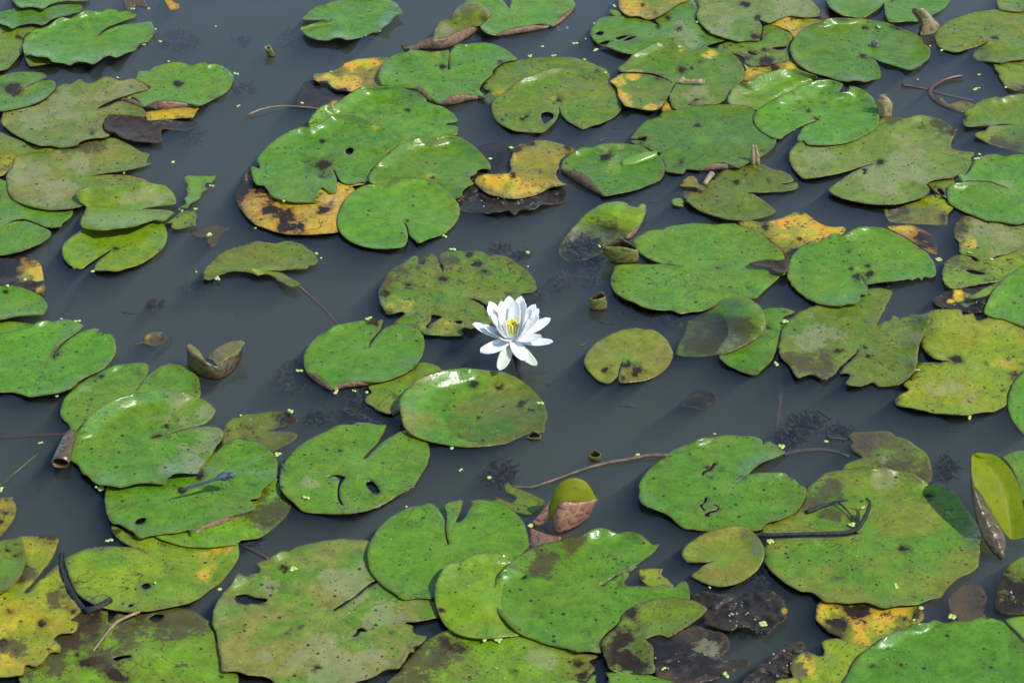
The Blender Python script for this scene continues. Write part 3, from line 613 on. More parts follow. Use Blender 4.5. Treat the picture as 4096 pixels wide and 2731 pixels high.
pad('H', 2.8, 'yellow', 'bent yellow-green leaf dipping below the water in front of the very large tan-green pad',
    '1240 350 1400 335 1540 280 1650 255 1740 300 1790 360 1740 420 1730 500 1600 500 1400 490 1270 470 1240 400', sub=[(1500, 500, 190, 16), (1300, 440, 130, 10), (1690, 480, 90, 8)], rot=[], yel=[(1700, 380, 70)], amp=2, silt=[(1350, 400, 80)])
pad('H', 3.8, 'pale', 'whitish dying leaf with a brown sunken left end at the right border',
    '1790 560 1800 500 1860 430 1950 440 2060 460 2150 470 2250 480 2352 470 2500 560 2450 700 2352 710 2240 730 2150 745 2080 780 2000 790 1940 750 1840 730 1830 640 1790 600',
    amp=2, rag=1.2, mud=[(2050, 570, 170), (2200, 600, 140)], rot=[(1850, 420, 60)], yel=[(1900, 640, 60)], sub=[(1790, 520, 100, 7)], silt=[(1810, 500, 110), (1830, 650, 70)])
pad('H', 5, 'tatter', 'scarred olive pad with a slit-shaped hole above a black mud patch',
    '1695 880 1720 800 1780 750 1850 740 1930 760 1960 790 2080 775 2200 740 2352 690 2450 760 2400 850 2280 920 2160 955 2050 965 1900 995 1800 1010 1740 995 1700 940', amp=3, rag=1, holes=['1885 860 1940 860 2000 875 2045 890 2000 898 1930 890'], rot=[], silt=[(1780, 780, 90)])
pad('H', 5.5, 'fresh', 'plain green pad at the right border beside the black mud patch and slit-holed pad',
    '2030 1200 2050 1130 2090 1050 2130 990 2180 940 2250 890 2352 830 2500 900 2500 1250 2352 1310 2200 1260 2100 1240', amp=2, nospot=.4, k2='dull')
pad('L', 5.6, 'dull', 'green pad folded up at its right side with a dark scarred front lobe',
    '1025 190 1010 225 960 268 880 340 840 390 770 435 730 430 680 405 620 400 545 425 500 370 470 320 420 280 390 220 400 130 410 60 440 -10 500 -60 540 -95 620 -130 700 -160 800 -180 890 -180 1000 -200 1060 -250 1110 -288 1220 -288 1300 -265 1260 -168 1220 -85 1170 2 1215 -22 1280 -38 1285 -72 1325 -72 1360 -52 1450 -82 1510 -82 1570 -95 1622 -115 1600 -20 1560 70 1520 150 1505 190 1500 300 1470 380 1400 450 1330 485 1240 495 1180 490 1140 460 1060 490 980 490 925 470 960 410 940 390 880 390 905 345 965 285 1020 225',
    (1030, 180), amp=2, rag=1.2, rot=[(1070, 180, 45), (870, 210, 45), (1105, 250, 30)], mud=[(700, 100, 150)], hump=[(1590, -60, 110, 22), (1520, 150, 90, 14), (1500, 300, 70, 10)], spot=.6, silt=[(620, 300, 150), (700, 360, 130), (480, 250, 60)])
pad('L', 5, 'yellow', 'yellow-green pad with a black blot at its heart and a left-facing notch',
    '1610 -110 1700 -123 1850 -118 1860 -78 1945 -93 1970 -38 2030 -43 2080 -68 2180 -53 2280 -8 2352 42 2420 150 2420 350 2352 390 2300 440 2250 500 2230 600 2200 650 2120 690 2020 700 1900 720 1780 715 1650 710 1560 690 1480 670 1400 660 1330 640 1320 600 1360 560 1430 520 1380 480 1440 430 1480 360 1500 310 1600 302 1680 300 1760 292 1680 282 1620 262 1560 210 1525 160 1540 80 1590 -10',
    (1800, 285), amp=3, rot=[(1820, 285, 70), (2275, 400, 60), (1340, 610, 45), (2000, -60, 40), (1680, 300, 45)], yel=[(2260, 330, 90), (1560, 170, 50), (1410, 540, 45)], mud=[(1750, 520, 170)], rag=1)
pad('L', 6, 'fresh', 'clean green pad edge at the right border over the yellow-green black-hearted pad',
    '2220 640 2235 540 2270 460 2330 390 2370 350 2500 400 2550 700 2400 880 2352 875 2290 810 2245 740', amp=2)
pad('L', 4, 'fresh', 'green spotted pad tucked under the shiny half-raised leaf beside the red stalk',
    '270 -130 330 -135 430 -133 520 -103 430 -60 440 0 440 100 420 160 370 210 340 280 280 340 200 402 100 380 0 335 -60 290 -88 250 0 215 120 150 240 90 200 0 240 -80',
    (370, 160), amp=2, rot=[(310, 30, 40)], spot=.65, k2='lime')
pad('G', 5.8, 'olive', 'half-sunken olive leaf rearing its shiny green right half above the water',
    '1810 1160 1870 1110 1950 1080 2040 1075 2120 1100 2190 1150 2230 1220 2238 1290 2220 1360 2150 1415 2050 1470 1950 1520 1820 1545 1680 1555 1560 1548 1515 1530 1540 1440 1580 1380 1600 1300 1620 1240 1690 1200',
    (1820, 1330), amp=0, k2='fresh', hump=[(2130, 1200, 190, 26), (2060, 1110, 140, 20), (2190, 1300, 120, 18), (2050, 1450, 120, 8)], sub=[(1600, 1290, 200, 16), (1720, 1380, 170, 11), (1850, 1300, 120, 5)], rot=[], mud=[(1900, 1480, 70)], nospot=.2, gloss=.06, silt=[(1800, 1380, 220), (1700, 1200, 120), (1650, 1480, 150)])
pad('G', 4.6, 'olive', 'half-sunken olive leaf with a bright raised back edge and brown curled right side',
    '750 450 800 405 870 360 950 325 1040 312 1110 320 1150 350 1210 360 1230 330 1275 340 1275 400 1255 460 1220 510 1150 560 1100 600 1000 640 900 740 750 790 640 790 585 740 585 680 620 610 680 530 720 490',
    (900, 560), amp=0, k2='lime', hump=[(1020, 360, 210, 18), (1200, 380, 110, 16)], sub=[(700, 680, 200, 17), (900, 620, 170, 11), (1050, 580, 110, 6), (620, 740, 120, 8)], silt=[(800, 640, 200), (950, 520, 120)], nospot=.4, gloss=.0,
    flaps=[('1110 612 1150 606 1195 566 1235 500 1268 420 1280 380', '1102 600 1150 560 1190 528 1222 500 1250 440 1277 372')])
pad('K', 5, 'young', 'small bronze-yellow young pad with a dark crack floating alone in open water',
    '1085 300 1060 360 1050 410 1010 450 970 470 900 450 850 410 800 350 780 300 795 240 830 190 880 140 960 90 1040 55 1120 32 1200 25 1270 40 1320 38 1380 65 1440 120 1480 190 1495 240 1470 310 1420 370 1340 420 1250 450 1140 462 1070 462 1058 420 1075 340 1095 305',
    (1130, 280), amp=1, rot=[(1130, 330, 70), (1190, 370, 70), (950, 360, 45), (1100, 440, 50)], yel=[(1130, 275, 40)], rim=[(1300, 45, 90, 6)], sub=[(900, 120, 90, 2)], gloss=.08)
# ---- middle
pad('F', 4, 'tatter', 'tattered brown-edged pad full of cracks and tears behind the white flower',
    '1790 1085 1850 1105 1910 1145 1960 1195 1990 1260 1960 1310 1870 1300 1830 1330 1760 1320 1750 1340 1750 1380 1650 1390 1550 1385 1450 1370 1400 1350 1330 1320 1200 1290 1230 1260 1300 1210 1250 1195 1170 1215 1130 1180 1100 1130 1083 1060 1090 1000 1130 940 1150 890 1200 845 1270 810 1300 780 1370 745 1400 770 1405 810 1440 820 1450 790 1440 750 1480 755 1500 725 1535 740 1560 790 1580 850 1592 880 1604 850 1600 830 1570 770 1580 730 1650 705 1730 705 1780 715 1850 705 1920 715 1975 750 2000 735 2080 745 2160 780 2220 830 2280 870 2330 940 2345 1000 2330 1035 2230 1050 2210 1090 2170 1150 2060 1165 1960 1145 1880 1102',
    (1710, 1050), amp=4, rag=1.6, holes=['1510 1220 1590 1235 1560 1255 1490 1300 1480 1330 1460 1310 1500 1270', '1685 1272 1720 1265 1752 1270 1740 1292 1710 1288', '1815 822 1870 795 1912 805 1880 838'], rot=[(1110, 1050, 60), (1330, 970, 70), (1920, 880, 50), (1860, 810, 50), (1180, 1200, 60), (1600, 940, 60), (1800, 740, 50)], yel=[(1220, 1150, 100), (1620, 1330, 100), (1280, 1100, 60)], mott=1, silt=[(1240, 850, 90), (1180, 940, 80), (1610, 780, 90)])
pad('J', 5, 'fresh', 'bright green pad with a pointed front fold and brown plug, left of the flower',
    '1000 190 1020 130 1060 80 1100 30 1118 -40 1060 -30 1000 -45 930 -30 850 -20 780 -5 720 10 680 45 600 85 540 140 500 200 485 260 485 320 505 378 570 400 640 445 675 480 708 518 760 490 850 457 950 455 1060 460 1130 450 1200 430 1290 390 1350 350 1400 300 1440 230 1452 160 1440 90 1400 45 1330 15 1260 -10 1200 0 1140 20 1106 52 1066 94 1026 150',
    (985, 195), amp=2, nospot=.6, yel=[(985, 215, 34)], rot=[(975, 185, 22), (1050, -20, 60)], mud=[(985, 60, 35), (1250, 95, 45)], rim=[(720, 15, 80, 7)],
    flaps=[('716 522 800 502 900 490 1000 480 1130 456', '708 517 760 489 850 456 970 454 1130 449'), ('515 398 570 445 630 488 708 524', '503 378 570 400 640 445 708 517')])
pad('J', 4, 'dull', 'spotted dull pad tucked between the pointed pad and the large half-flooded oval pad',
    '970 600 1000 560 1025 540 1000 490 1080 470 1180 440 1290 395 1360 350 1400 300 1480 305 1550 330 1600 380 1500 500 1350 660 1180 710 1100 695 1030 655 980 620', amp=2, spot=.75, rag=1)
pad('J', 6, 'fresh', 'large oval pad with a shiny raised left rim, its right end sunken below the flower',
    '1250 600 1290 540 1350 480 1400 430 1480 395 1580 370 1700 350 1800 345 1900 360 1980 365 2080 375 2180 420 2260 470 2340 540 2400 615 2430 690 2436 740 2416 800 2406 860 2286 870 2196 910 2096 950 1946 972 1800 980 1680 970 1550 945 1440 920 1350 880 1290 820 1265 740 1255 680',
    (1890, 745), amp=0, k2='olive', col2='young', mott=.9, nospot=.5, rim=[(1400, 440, 140, 22), (1560, 380, 130, 20), (1740, 350, 100, 12), (1290, 560, 110, 18), (1270, 720, 110, 12)], rimw=.04, sub=[(2300, 640, 260, 6), (2150, 780, 330, 6), (1900, 750, 250, 2.5), (2380, 750, 140, 5)], rot=[(1850, 470, 60), (2050, 495, 45), (1630, 655, 36), (1890, 745, 28), (2230, 630, 50)], gloss=.06)
pad('J', 5, 'fresh', 'spotted green pad with a black forked crack and a torn dark hole',
    '960 1070 1010 1010 1070 950 1120 870 1145 800 1080 800 1010 785 900 780 880 800 810 795 740 810 680 840 600 880 520 920 440 970 380 1030 330 1100 300 1160 290 1230 300 1310 340 1370 400 1420 460 1480 500 1500 650 1512 800 1512 920 1500 1010 1480 1090 1450 1170 1410 1240 1360 1300 1330 1370 1280 1420 1200 1470 1120 1495 1030 1480 960 1440 910 1380 870 1300 845 1220 870 1150 912 1094 954 1034 1014 976 1070',
    (935, 1090), amp=2, holes=['980 1265 1030 1250 1070 1290 1092 1340 1040 1345 1000 1310', '650 1222 740 1200 815 1218 790 1260 770 1310 772 1380 800 1445 775 1430 755 1380 757 1300 770 1240 730 1212'], spot=.75, rot=[(775, 1012, 30), (1060, 1340, 36)], mud=[(560, 1260, 70), (560, 1180, 50)], yel=[(1130, 1350, 60)], k2='dull')
# ---- front left
pad('I', 6, 'fresh', 'spotted green pad with black plug and pale disc at its heart at the left border',
    '455 215 500 160 560 110 620 70 700 40 770 28 800 50 830 75 880 72 915 110 932 170 925 230 880 300 830 350 750 390 650 440 620 470 570 510 480 540 400 555 320 565 250 578 180 560 100 540 0 540 -150 500 -250 350 -200 150 -50 80 60 60 180 30 250 10 300 -20 370 -35 430 -25 490 -45 560 -40 620 -15 665 5 640 40 588 80 518 126 468 178 448 214',
    (425, 255), amp=3, rot=[(450, 240, 70), (800, 60, 36)], yel=[(330, 300, 36)], spot=.75, rim=[(340, -25, 80, 8), (640, 80, 120, 6)])
pad('I', 5, 'fresh', 'heart-shaped green pad lying behind the large shiny-rimmed mud-stained pad',
    '480 700 500 620 540 560 600 490 680 440 760 400 830 360 900 330 980 315 1080 305 1150 305 1185 320 1188 370 1160 430 1120 480 1085 530 1114 494 1174 414 1240 360 1300 325 1350 310 1420 320 1490 325 1540 370 1590 430 1603 500 1600 570 1500 650 1200 750 800 850 590 865 550 800 500 750',
    (1085, 545), amp=3, spot=.6, rim=[(880, 335, 90, 10), (560, 560, 80, 5)], mud=[(680, 500, 60)], rot=[(800, 420, 40)])
pad('I', 7, 'fresh', 'large shiny-rimmed pad with tan mud stains and a brown plug at its heart',
    '1370 870 1450 840 1560 815 1660 810 1740 820 1790 860 1770 920 1730 970 1700 1030 1650 1090 1600 1150 1580 1190 1500 1185 1400 1190 1350 1220 1310 1275 1200 1265 1090 1270 1020 1290 960 1300 880 1285 790 1280 740 1250 700 1205 660 1190 620 1120 550 1080 520 1040 530 970 560 900 600 860 640 840 680 770 740 710 820 650 900 600 1000 570 1070 545 1180 540 1270 520 1380 525 1480 550 1570 570 1640 600 1700 650 1725 690 1700 740 1640 790 1580 808 1480 828 1400 853',
    (1260, 905), amp=3, mud=[(1480, 650, 190), (1650, 680, 130), (1700, 900, 110), (1500, 1090, 170), (1600, 840, 60)], rot=[(1335, 815, 32), (1260, 895, 60)], rim=[(820, 660, 120, 18), (1090, 560, 90, 16), (1310, 535, 110, 16), (690, 780, 90, 14), (960, 590, 80, 12), (1430, 545, 60, 10), (1450, 1200, 100, 9), (880, 1280, 80, 6)], rimw=.03, yel=[(1240, 950, 30)])
pad('I', 5, 'fresh', 'green pad with a dark eye-shaped hole, under the dragonfly',
    '838 1398 840 1340 860 1290 960 1290 1100 1250 1300 1200 1450 1150 1590 1100 1640 1080 1700 1030 1780 960 1850 925 1900 905 1950 920 2040 935 2120 970 2180 1020 2215 1080 2220 1160 2210 1230 2150 1280 2100 1320 2080 1380 2000 1400 2050 1468 1950 1503 1800 1543 1620 1608 1530 1683 1520 1648 1500 1640 1400 1665 1300 1673 1200 1688 1120 1703 1070 1658 1020 1633 960 1598 900 1588 870 1548 845 1478',
    (1440, 1350), amp=2, holes=['1080 1580 1100 1556 1140 1542 1168 1550 1160 1572 1125 1594 1095 1596'], spot=.7, rot=[(1450, 1330, 45), (1600, 1210, 60)], rag=.8,
    flaps=[('1530 1690 1650 1640 1820 1580 1950 1525 2052 1474', '1528 1684 1620 1608 1800 1543 1950 1503 2052 1467')])
pad('I', 4.2, 'olive', 'sunken olive notched leaf right of the mud-stained pad',
    '1780 860 1800 800 1850 750 1920 730 1990 710 2100 700 2170 685 2250 690 2310 690 2366 740 2386 770 2346 795 2276 815 2176 838 2130 846 2226 846 2326 852 2381 880 2356 920 2276 970 2186 1015 2146 990 2100 960 2000 930 1900 905 1850 930 1780 960 1770 900',
    (2110, 850), amp=0, sub=[(2200, 800, 330, 4), (2250, 930, 160, 5)], mud=[], rot=[(2300, 760, 80), (1830, 850, 26)], yel=[(2110, 850, 40)])
pad('M', 4, 'lime', 'yellow-green leaf with a dark silted sunken back corner, left of the spotted cracked pad',
    '1240 390 1350 370 1520 350 1600 320 1800 230 1950 150 2000 90 2100 -10 2200 -80 2245 -20 2290 80 2330 130 2300 220 2220 300 2150 360 2060 410 1930 425 1900 455 1800 470 1650 485 1480 475 1350 440',
    amp=1, rot=[], sub=[(2230, 130, 200, 5)], nospot=.8, yel=[(1900, 240, 60)], silt=[(2180, 180, 170), (2250, 250, 90), (2120, 60, 100)])
pad('M', 3, 'yellow', 'olive-yellow spotted pad with a small round hole and brown back lobe',
    '1175 530 1120 500 1050 480 950 475 870 472 790 475 700 490 640 510 570 540 515 570 530 640 560 740 600 830 650 880 720 920 770 945 850 970 950 990 1050 998 1180 992 1280 978 1390 955 1500 930 1600 885 1680 820 1760 770 1820 700 1880 620 1915 550 1910 480 1900 440 1850 420 1700 400 1500 380 1240 360 1100 380 1000 345 900 305 890 340 930 400 1000 450 1080 487 1170 522',
    (1200, 545), amp=2, holes=['1135 785 1160 768 1195 772 1203 800 1170 815 1140 808', '1030 940 1060 936 1060 955 1035 958'], rot=[(1290, 460, 45), (930, 350, 70), (1350, 580, 26), (1040, 370, 60)], yel=[(1230, 510, 60), (1800, 500, 90), (1600, 640, 120), (1400, 600, 60)], k2='dull', spot=.7)
pad('M', 4.4, 'yellow', 'yellow-green pad cropped at the left border with a torn right side and slit notch',
    '200 835 260 770 330 690 400 600 440 510 470 410 400 385 340 390 250 395 160 397 60 420 0 430 -150 500 -250 900 -200 1400 -150 1500 0 1525 100 1510 180 1490 210 1420 290 1430 370 1370 400 1330 480 1310 470 1260 430 1215 490 1170 600 1160 630 1090 560 1060 600 1040 640 990 620 940 560 880 520 790 480 700 460 620 380 690 300 760 212 846',
    (200, 850), amp=2, rag=1.4, rot=[(180, 740, 60), (200, 620, 30), (20, 1250, 60), (85, 1000, 50), (340, 1080, 60), (380, 400, 80), (60, 460, 60), (560, 980, 60)], silt=[(200, 700, 110), (430, 900, 110), (120, 1300, 120)], yel=[(300, 430, 130), (210, 600, 50), (60, 1180, 120), (350, 1250, 130), (100, 1400, 160)], spot=.7)
pad('M', 5, 'dull', 'mottled green lobe with black smudges lying over the yellow-green pad at the left border',
    '0 430 60 420 165 400 195 500 205 600 180 680 120 770 60 820 0 850 -150 800 -150 500', rot=[(130, 450, 60), (60, 500, 50), (150, 540, 45)], yel=[(170, 545, 28)], amp=2)
pad('M', 4, 'amber', 'small yellow leaf with bold black blotches at the left border',
    '-100 110 0 85 105 80 95 105 125 130 132 190 110 260 60 330 0 395 -100 380', rot=[(40, 200, 55), (10, 280, 40), (60, 95, 50), (40, 370, 40)], amp=2, k2='yellow')
pad('M', 2.4, 'olive', 'dark green sunken pad with a diamond-shaped hole and brown back edge at the bottom border',
    '870 1080 950 1000 1120 990 1250 980 1400 960 1500 970 1580 1010 1650 1060 1690 1080 1720 1150 1760 1250 1780 1350 1800 1440 1900 1500 1900 1568 1800 1660 600 1660 180 1568 150 1530 180 1430 200 1400 290 1400 400 1300 430 1215 490 1120 560 1060 640 980 780 940 860 975',
    (1150, 1300), amp=1, k2='lime', holes=['1190 1050 1240 1015 1310 1025 1260 1075 1210 1070', '900 1370 960 1350 1040 1340 1050 1360 980 1370 930 1390'], rot=[(700, 1100, 140), (740, 1380, 90), (620, 1340, 36), (900, 1500, 110), (550, 1220, 110)], yel=[(700, 1170, 50), (960, 1470, 60)], sub=[(1100, 1080, 220, 4)], silt=[(1250, 1050, 260), (1050, 1100, 220), (1500, 1080, 200), (300, 1480, 200), (600, 1150, 200), (450, 1350, 160), (850, 1350, 150)])
# ---- front middle
pad('N', 5, 'pale', 'very large pad with pale tan islands and a ragged torn right side',
    '710 985 790 930 880 880 960 810 1030 760 1065 742 1040 650 1040 560 1040 440 940 420 870 415 790 408 720 420 640 425 560 445 480 460 420 475 370 510 300 515 230 555 170 585 100 610 130 650 125 680 60 695 30 715 -40 690 -90 770 -150 830 -200 900 -235 980 -250 1080 -215 1180 -200 1300 -180 1400 -165 1470 -60 1470 50 1505 150 1510 220 1540 300 1600 500 1640 700 1620 900 1560 1050 1510 1120 1465 1250 1440 1300 1370 1330 1320 1370 1315 1360 1280 1430 1250 1470 1190 1420 1185 1360 1155 1360 1110 1300 1090 1310 1080 1450 1065 1565 1035 1560 950 1530 900 1400 850 1280 850 1150 790 1084 764 1004 800 904 880 804 945 734 990',
    (690, 1000), amp=2, rag=1, holes=['-60 870 20 855 90 880 180 890 190 910 120 935 60 930 20 940 -50 920', '870 1190 905 1165 910 1135 950 1125 990 1155 940 1155 915 1185 880 1195'], mud=[(650, 1300, 210), (850, 1430, 200), (450, 1430, 130), (1000, 1330, 150), (1100, 1000, 170), (200, 1370, 70), (200, 800, 110), (800, 800, 170), (600, 1490, 130)], rot=[(330, 660, 60), (360, 1165, 26), (600, 1450, 50), (430, 850, 26), (460, 1120, 40)], yel=[(300, 1230, 60)], rim=[(-60, 720, 70, 9), (270, 530, 60, 9), (-200, 1000, 90, 8)], spot=.5, col='fresh')
pad('N', 6, 'fresh', 'green pad with a slit and loose torn flap behind the small shiny pad',
    '1635 460 1620 400 1610 330 1610 270 1590 220 1550 160 1490 125 1420 145 1330 155 1290 180 1220 210 1150 260 1080 330 1040 390 1010 450 995 530 1000 610 1020 680 1060 730 1130 800 1200 840 1280 900 1400 888 1560 885 1700 800 1900 700 2100 640 2200 570 2230 530 2285 470 2280 400 2260 320 2220 250 2170 200 2100 150 2030 120 1950 105 1880 100 1815 112 1830 130 1800 190 1760 260 1700 280 1740 190 1755 110 1740 95 1700 110 1640 120 1607 150 1622 200 1630 250 1624 330 1634 410 1648 455',
    (1640, 480), amp=2, spot=.7, yel=[(1640, 500, 36)], k2='fresh', rot=[(1600, 395, 18)])
pad('N', 7, 'lime', 'small shiny light-green pad with a glossy domed middle lying on the slit pad',
    '1540 760 1560 720 1600 650 1640 610 1720 600 1780 565 1850 535 1950 523 2050 535 2120 550 2175 570 2190 640 2130 720 2090 790 2070 900 2080 980 2130 1060 2200 1130 2220 1180 2170 1190 2050 1200 1930 1212 1800 1200 1700 1170 1620 1110 1570 1030 1535 920 1533 840',
    (1995, 890), amp=1, hump=[(1850, 830, 230, 9)], rim=[(1600, 680, 100, 10), (1950, 530, 160, 10), (2120, 555, 60, 10)], rot=[(1590, 985, 34), (1735, 650, 20)], nospot=.6, gloss=.08)
pad('O', 8, 'fresh', 'broad green pad with a brown smudge at its back edge and a pointed right tip',
    '70 760 80 720 130 660 180 610 240 565 320 510 400 470 480 450 560 430 650 400 740 390 820 350 880 328 950 330 1000 350 1060 370 1120 355 1180 360 1240 385 1290 425 1330 460 1385 455 1350 510 1290 560 1220 610 1150 660 1050 700 960 755 910 790 985 748 1060 704 1130 668 1140 710 1100 760 1130 790 1240 790 1330 795 1420 780 1500 800 1540 760 1590 750 1620 790 1625 890 1580 930 1400 950 1250 960 1150 1000 1090 1060 1020 1120 950 1180 925 1240 925 1325 860 1315 790 1310 735 1318 640 1290 500 1260 380 1220 260 1170 150 1070 90 990 70 900 65 820',
    (830, 800), amp=2, rot=[(310, 730, 40), (1120, 760, 24)], yel=[(790, 795, 45)], spot=.5, rim=[(900, 335, 100, 12), (1220, 380, 90, 9), (160, 650, 70, 8)], rag=.6, silt=[(430, 600, 130), (680, 430, 100), (480, 660, 70)])
pad('O', 7.5, 'yellow', 'torn yellow-green leaf scrap with red-brown edges beside the pointed pad',
    '1225 660 1300 650 1410 652 1400 700 1440 730 1480 760 1500 800 1420 800 1310 800 1250 760 1220 715', rot=[(1240, 730, 32), (1410, 690, 28)], amp=2, rag=1.2)
pad('O', 8.5, 'olive', 'pointed olive leaf with a black rotten left half over the broad pad',
    '1140 975 1230 930 1330 895 1450 882 1560 888 1650 905 1720 935 1768 975 1720 1030 1650 1085 1580 1130 1500 1180 1450 1200 1380 1180 1280 1215 1330 1280 1340 1400 1350 1450 1320 1490 1100 1490 1000 1460 940 1350 925 1240 960 1180 1050 1110 1090 1020',
    amp=2, rot=[(1150, 1040, 90), (1070, 1180, 120), (980, 1270, 100), (1120, 1420, 170), (1000, 1370, 90)], mud=[(1140, 1310, 60)], rag=1.2, k2='pale', sub=[(1100, 1470, 120, 5)])
pad('O', 2.8, 'rotten', 'dark brown rotten leaf with a green patch, sunken at the bottom border',
    '1290 1220 1380 1180 1460 1190 1640 1110 1800 1150 1900 1170 1940 1220 1930 1300 1880 1350 1950 1380 2060 1370 2110 1410 2000 1460 1900 1500 1750 1560 1500 1590 1350 1500 1340 1350',
    amp=2, rag=2, bumpy=3, k2='brown', sub=[(1950, 1440, 160, 8), (1600, 1500, 160, 6)], greenp=[(1830, 1290, 110)])
pad('N', 3, 'dull', 'green pad with a brown decayed left end under the broad pad',
    '1120 1640 1250 1470 1300 1380 1400 1280 1500 1200 1620 1150 1700 1130 1930 1150 2180 1150 2352 1190 2506 1225 2676 1300 2836 1350 2766 1390 2816 1450 2776 1500 2736 1550 2646 1540 2506 1568 2446 1640',
    (2050, 1400), amp=2, rot=[(1650, 1250, 120), (2170, 1470, 50), (2690, 1420, 60), (2130, 1300, 40), (2750, 1500, 80)], mud=[(2350, 1350, 130)], col='lime', silt=[(1500, 1350, 260), (1350, 1500, 200)])
pad('O', 4, 'fresh', 'small green leaf corner at the bottom border beside the bright pad with pointed top',
    '545 1566 620 1545 700 1530 730 1552 790 1562 840 1500 880 1500 870 1540 880 1600 700 1640 500 1640', amp=1)
pad('O', 5, 'fresh', 'bright green pad top cropped by the bottom border with a pointed left corner',
    '955 1480 1020 1480 1100 1465 1200 1475 1300 1500 1400 1530 1520 1568 1600 1640 950 1640 980 1540', amp=1, spot=.5)
pad('K', 3, 'olive', 'hook-shaped brown-edged leaf remnant at the pale end of the floating twig',
    '140 1275 170 1255 200 1285 230 1300 300 1330 380 1365 450 1395 465 1420 430 1480 360 1515 280 1510 200 1490 120 1440 40 1415 30 1400 70 1380 120 1395 200 1425 240 1390 230 1370 200 1355 150 1330',
    amp=1, rag=1, rot=[(60, 1395, 40), (160, 1270, 24)], sub=[(300, 1440, 200, 2)], k2='fresh')
# ---- front right
pad('K', 6, 'fresh', 'big green pad with scribbled dark leaf-miner trails and a right-facing notch',
    '2000 1265 2050 1230 2100 1190 2160 1130 2230 1090 2290 1070 2352 1045 2388 1025 2358 990 2318 960 2258 930 2228 940 2208 960 2203 920 2128 890 2028 890 1970 880 1880 885 1800 900 1720 905 1650 935 1560 970 1480 1005 1420 1060 1340 1110 1280 1170 1240 1230 1220 1290 1225 1330 1220 1390 1250 1430 1320 1465 1400 1500 1460 1530 1500 1568 1570 1623 1640 1635 1740 1650 1900 1660 2130 1650 2190 1638 2250 1580 2340 1560 2463 1508 2508 1460 2548 1390 2560 1310 2508 1280 2468 1240 2428 1220 2388 1185 2298 1180 2198 1180 2098 1195 2040 1232',
    (1950, 1285), amp=2, spot=.8, rot=[(1780, 1150, 40), (1750, 1410, 34), (2440, 1210, 40)], yel=[(1950, 1290, 30)], rim=[(1710, 905, 60, 10), (2250, 1182, 130, 12), (1260, 1430, 80, 5), (1850, 890, 90, 5)], rag=.8,
    holes=['1720 1200 1735 1170 1790 1150 1815 1105 1850 1110 1825 1120 1800 1160 1845 1150 1790 1165 1750 1180 1735 1205', '1705 1445 1740 1420 1745 1385 1765 1375 1760 1410 1722 1450 1745 1480 1740 1490', '1740 1520 1790 1490 1840 1480 1852 1460 1815 1440 1830 1436 1862 1465 1845 1492 1790 1505 1775 1530 1780 1540'])
pad('O', 7, 'young', 'small bronze young pad with an orange heart and bitten left notch',
    '1760 600 1680 600 1600 595 1565 550 1565 510 1600 460 1660 420 1730 375 1800 345 1900 320 2000 310 2080 325 2130 360 2180 410 2215 470 2227 530 2210 590 2170 660 2100 720 2020 765 1900 795 1800 785 1720 755 1640 710 1700 655 1770 607 1830 590',
    (1880, 580), amp=1, yel=[(1880, 580, 40)], rim=[(2150, 390, 90, 12), (2215, 500, 80, 10), (1950, 320, 100, 7)], gloss=.08, nospot=.5)
pad('L', 3, 'olive', 'brown silted leaf half sunken behind the pad carrying the black stem',
    '945 890 990 860 1100 855 1200 850 1290 860 1320 890 1400 910 1480 960 1540 1000 1590 1060 1615 1150 1615 1230 1560 1320 1400 1320 1100 1320 900 1160 930 1110 1000 1080 1060 1060 1000 1020 960 980 980 940',
    amp=1, rot=[], mud=[(1230, 1080, 45)], sub=[(1580, 1150, 120, 5), (1150, 880, 120, 3)], k2='brown', rag=1, silt=[(1030, 920, 130), (1300, 1180, 150), (1550, 1180, 110), (980, 1010, 70)])
pad('P', 5, 'dull', 'very large green pad carrying a curved black stem, shaded by the upright leaf',
    '1040 368 900 390 700 398 450 406 330 415 275 450 275 560 270 595 310 650 360 700 420 750 500 800 570 835 650 840 700 870 760 915 850 920 950 930 1080 920 1150 940 1230 965 1350 945 1490 940 1600 900 1690 875 1730 820 1790 760 1850 715 1920 690 1980 640 1995 550 2000 450 2005 380 1980 300 1920 210 1850 110 1790 40 1700 -20 1640 -35 1600 -20 1540 -60 1500 -90 1440 -115 1370 -125 1290 -140 1220 -160 1140 -145 1080 -165 990 -150 900 -138 800 -125 740 -100 680 -50 615 10 600 100 560 160 515 213 400 212 320 225 290 265 240 345 260 372 450 366 700 362 900 357 1010 358',
    (1060, 370), amp=2, col='fresh', rot=[(1400, 500, 60), (1590, 75, 34), (990, 260, 50), (1645, 315, 26), (1570, 280, 24)], mud=[(700, 430, 40), (1250, -60, 120)], yel=[(960, 385, 34), (1430, 510, 45)], rim=[(1120, -150, 80, 9), (1250, -150, 70, 9), (1500, -95, 90, 10), (2000, 450, 110, 10)], rag=.6, silt=[(780, 30, 120), (680, 120, 130), (820, 210, 90)])
pad('P', 3, 'amber', 'yellow-orange leaf with black blotches in front of the pad with the black stem',
    '690 1000 700 940 760 900 950 900 1150 910 1230 940 1400 930 1490 950 1550 1010 1540 1070 1480 1100 1400 1140 1290 1190 1220 1230 1140 1260 1060 1288 990 1265 920 1240 880 1200 800 1160 740 1110 690 1060',
    amp=2, rag=1, yel=[(850, 960, 110), (1000, 1130, 200), (1200, 1050, 200), (720, 1000, 90)], rot=[(970, 995, 110), (870, 1130, 95), (790, 1100, 60), (1070, 1085, 24), (1400, 1050, 60), (1500, 1010, 70), (1020, 1270, 24)], k2='yellow')
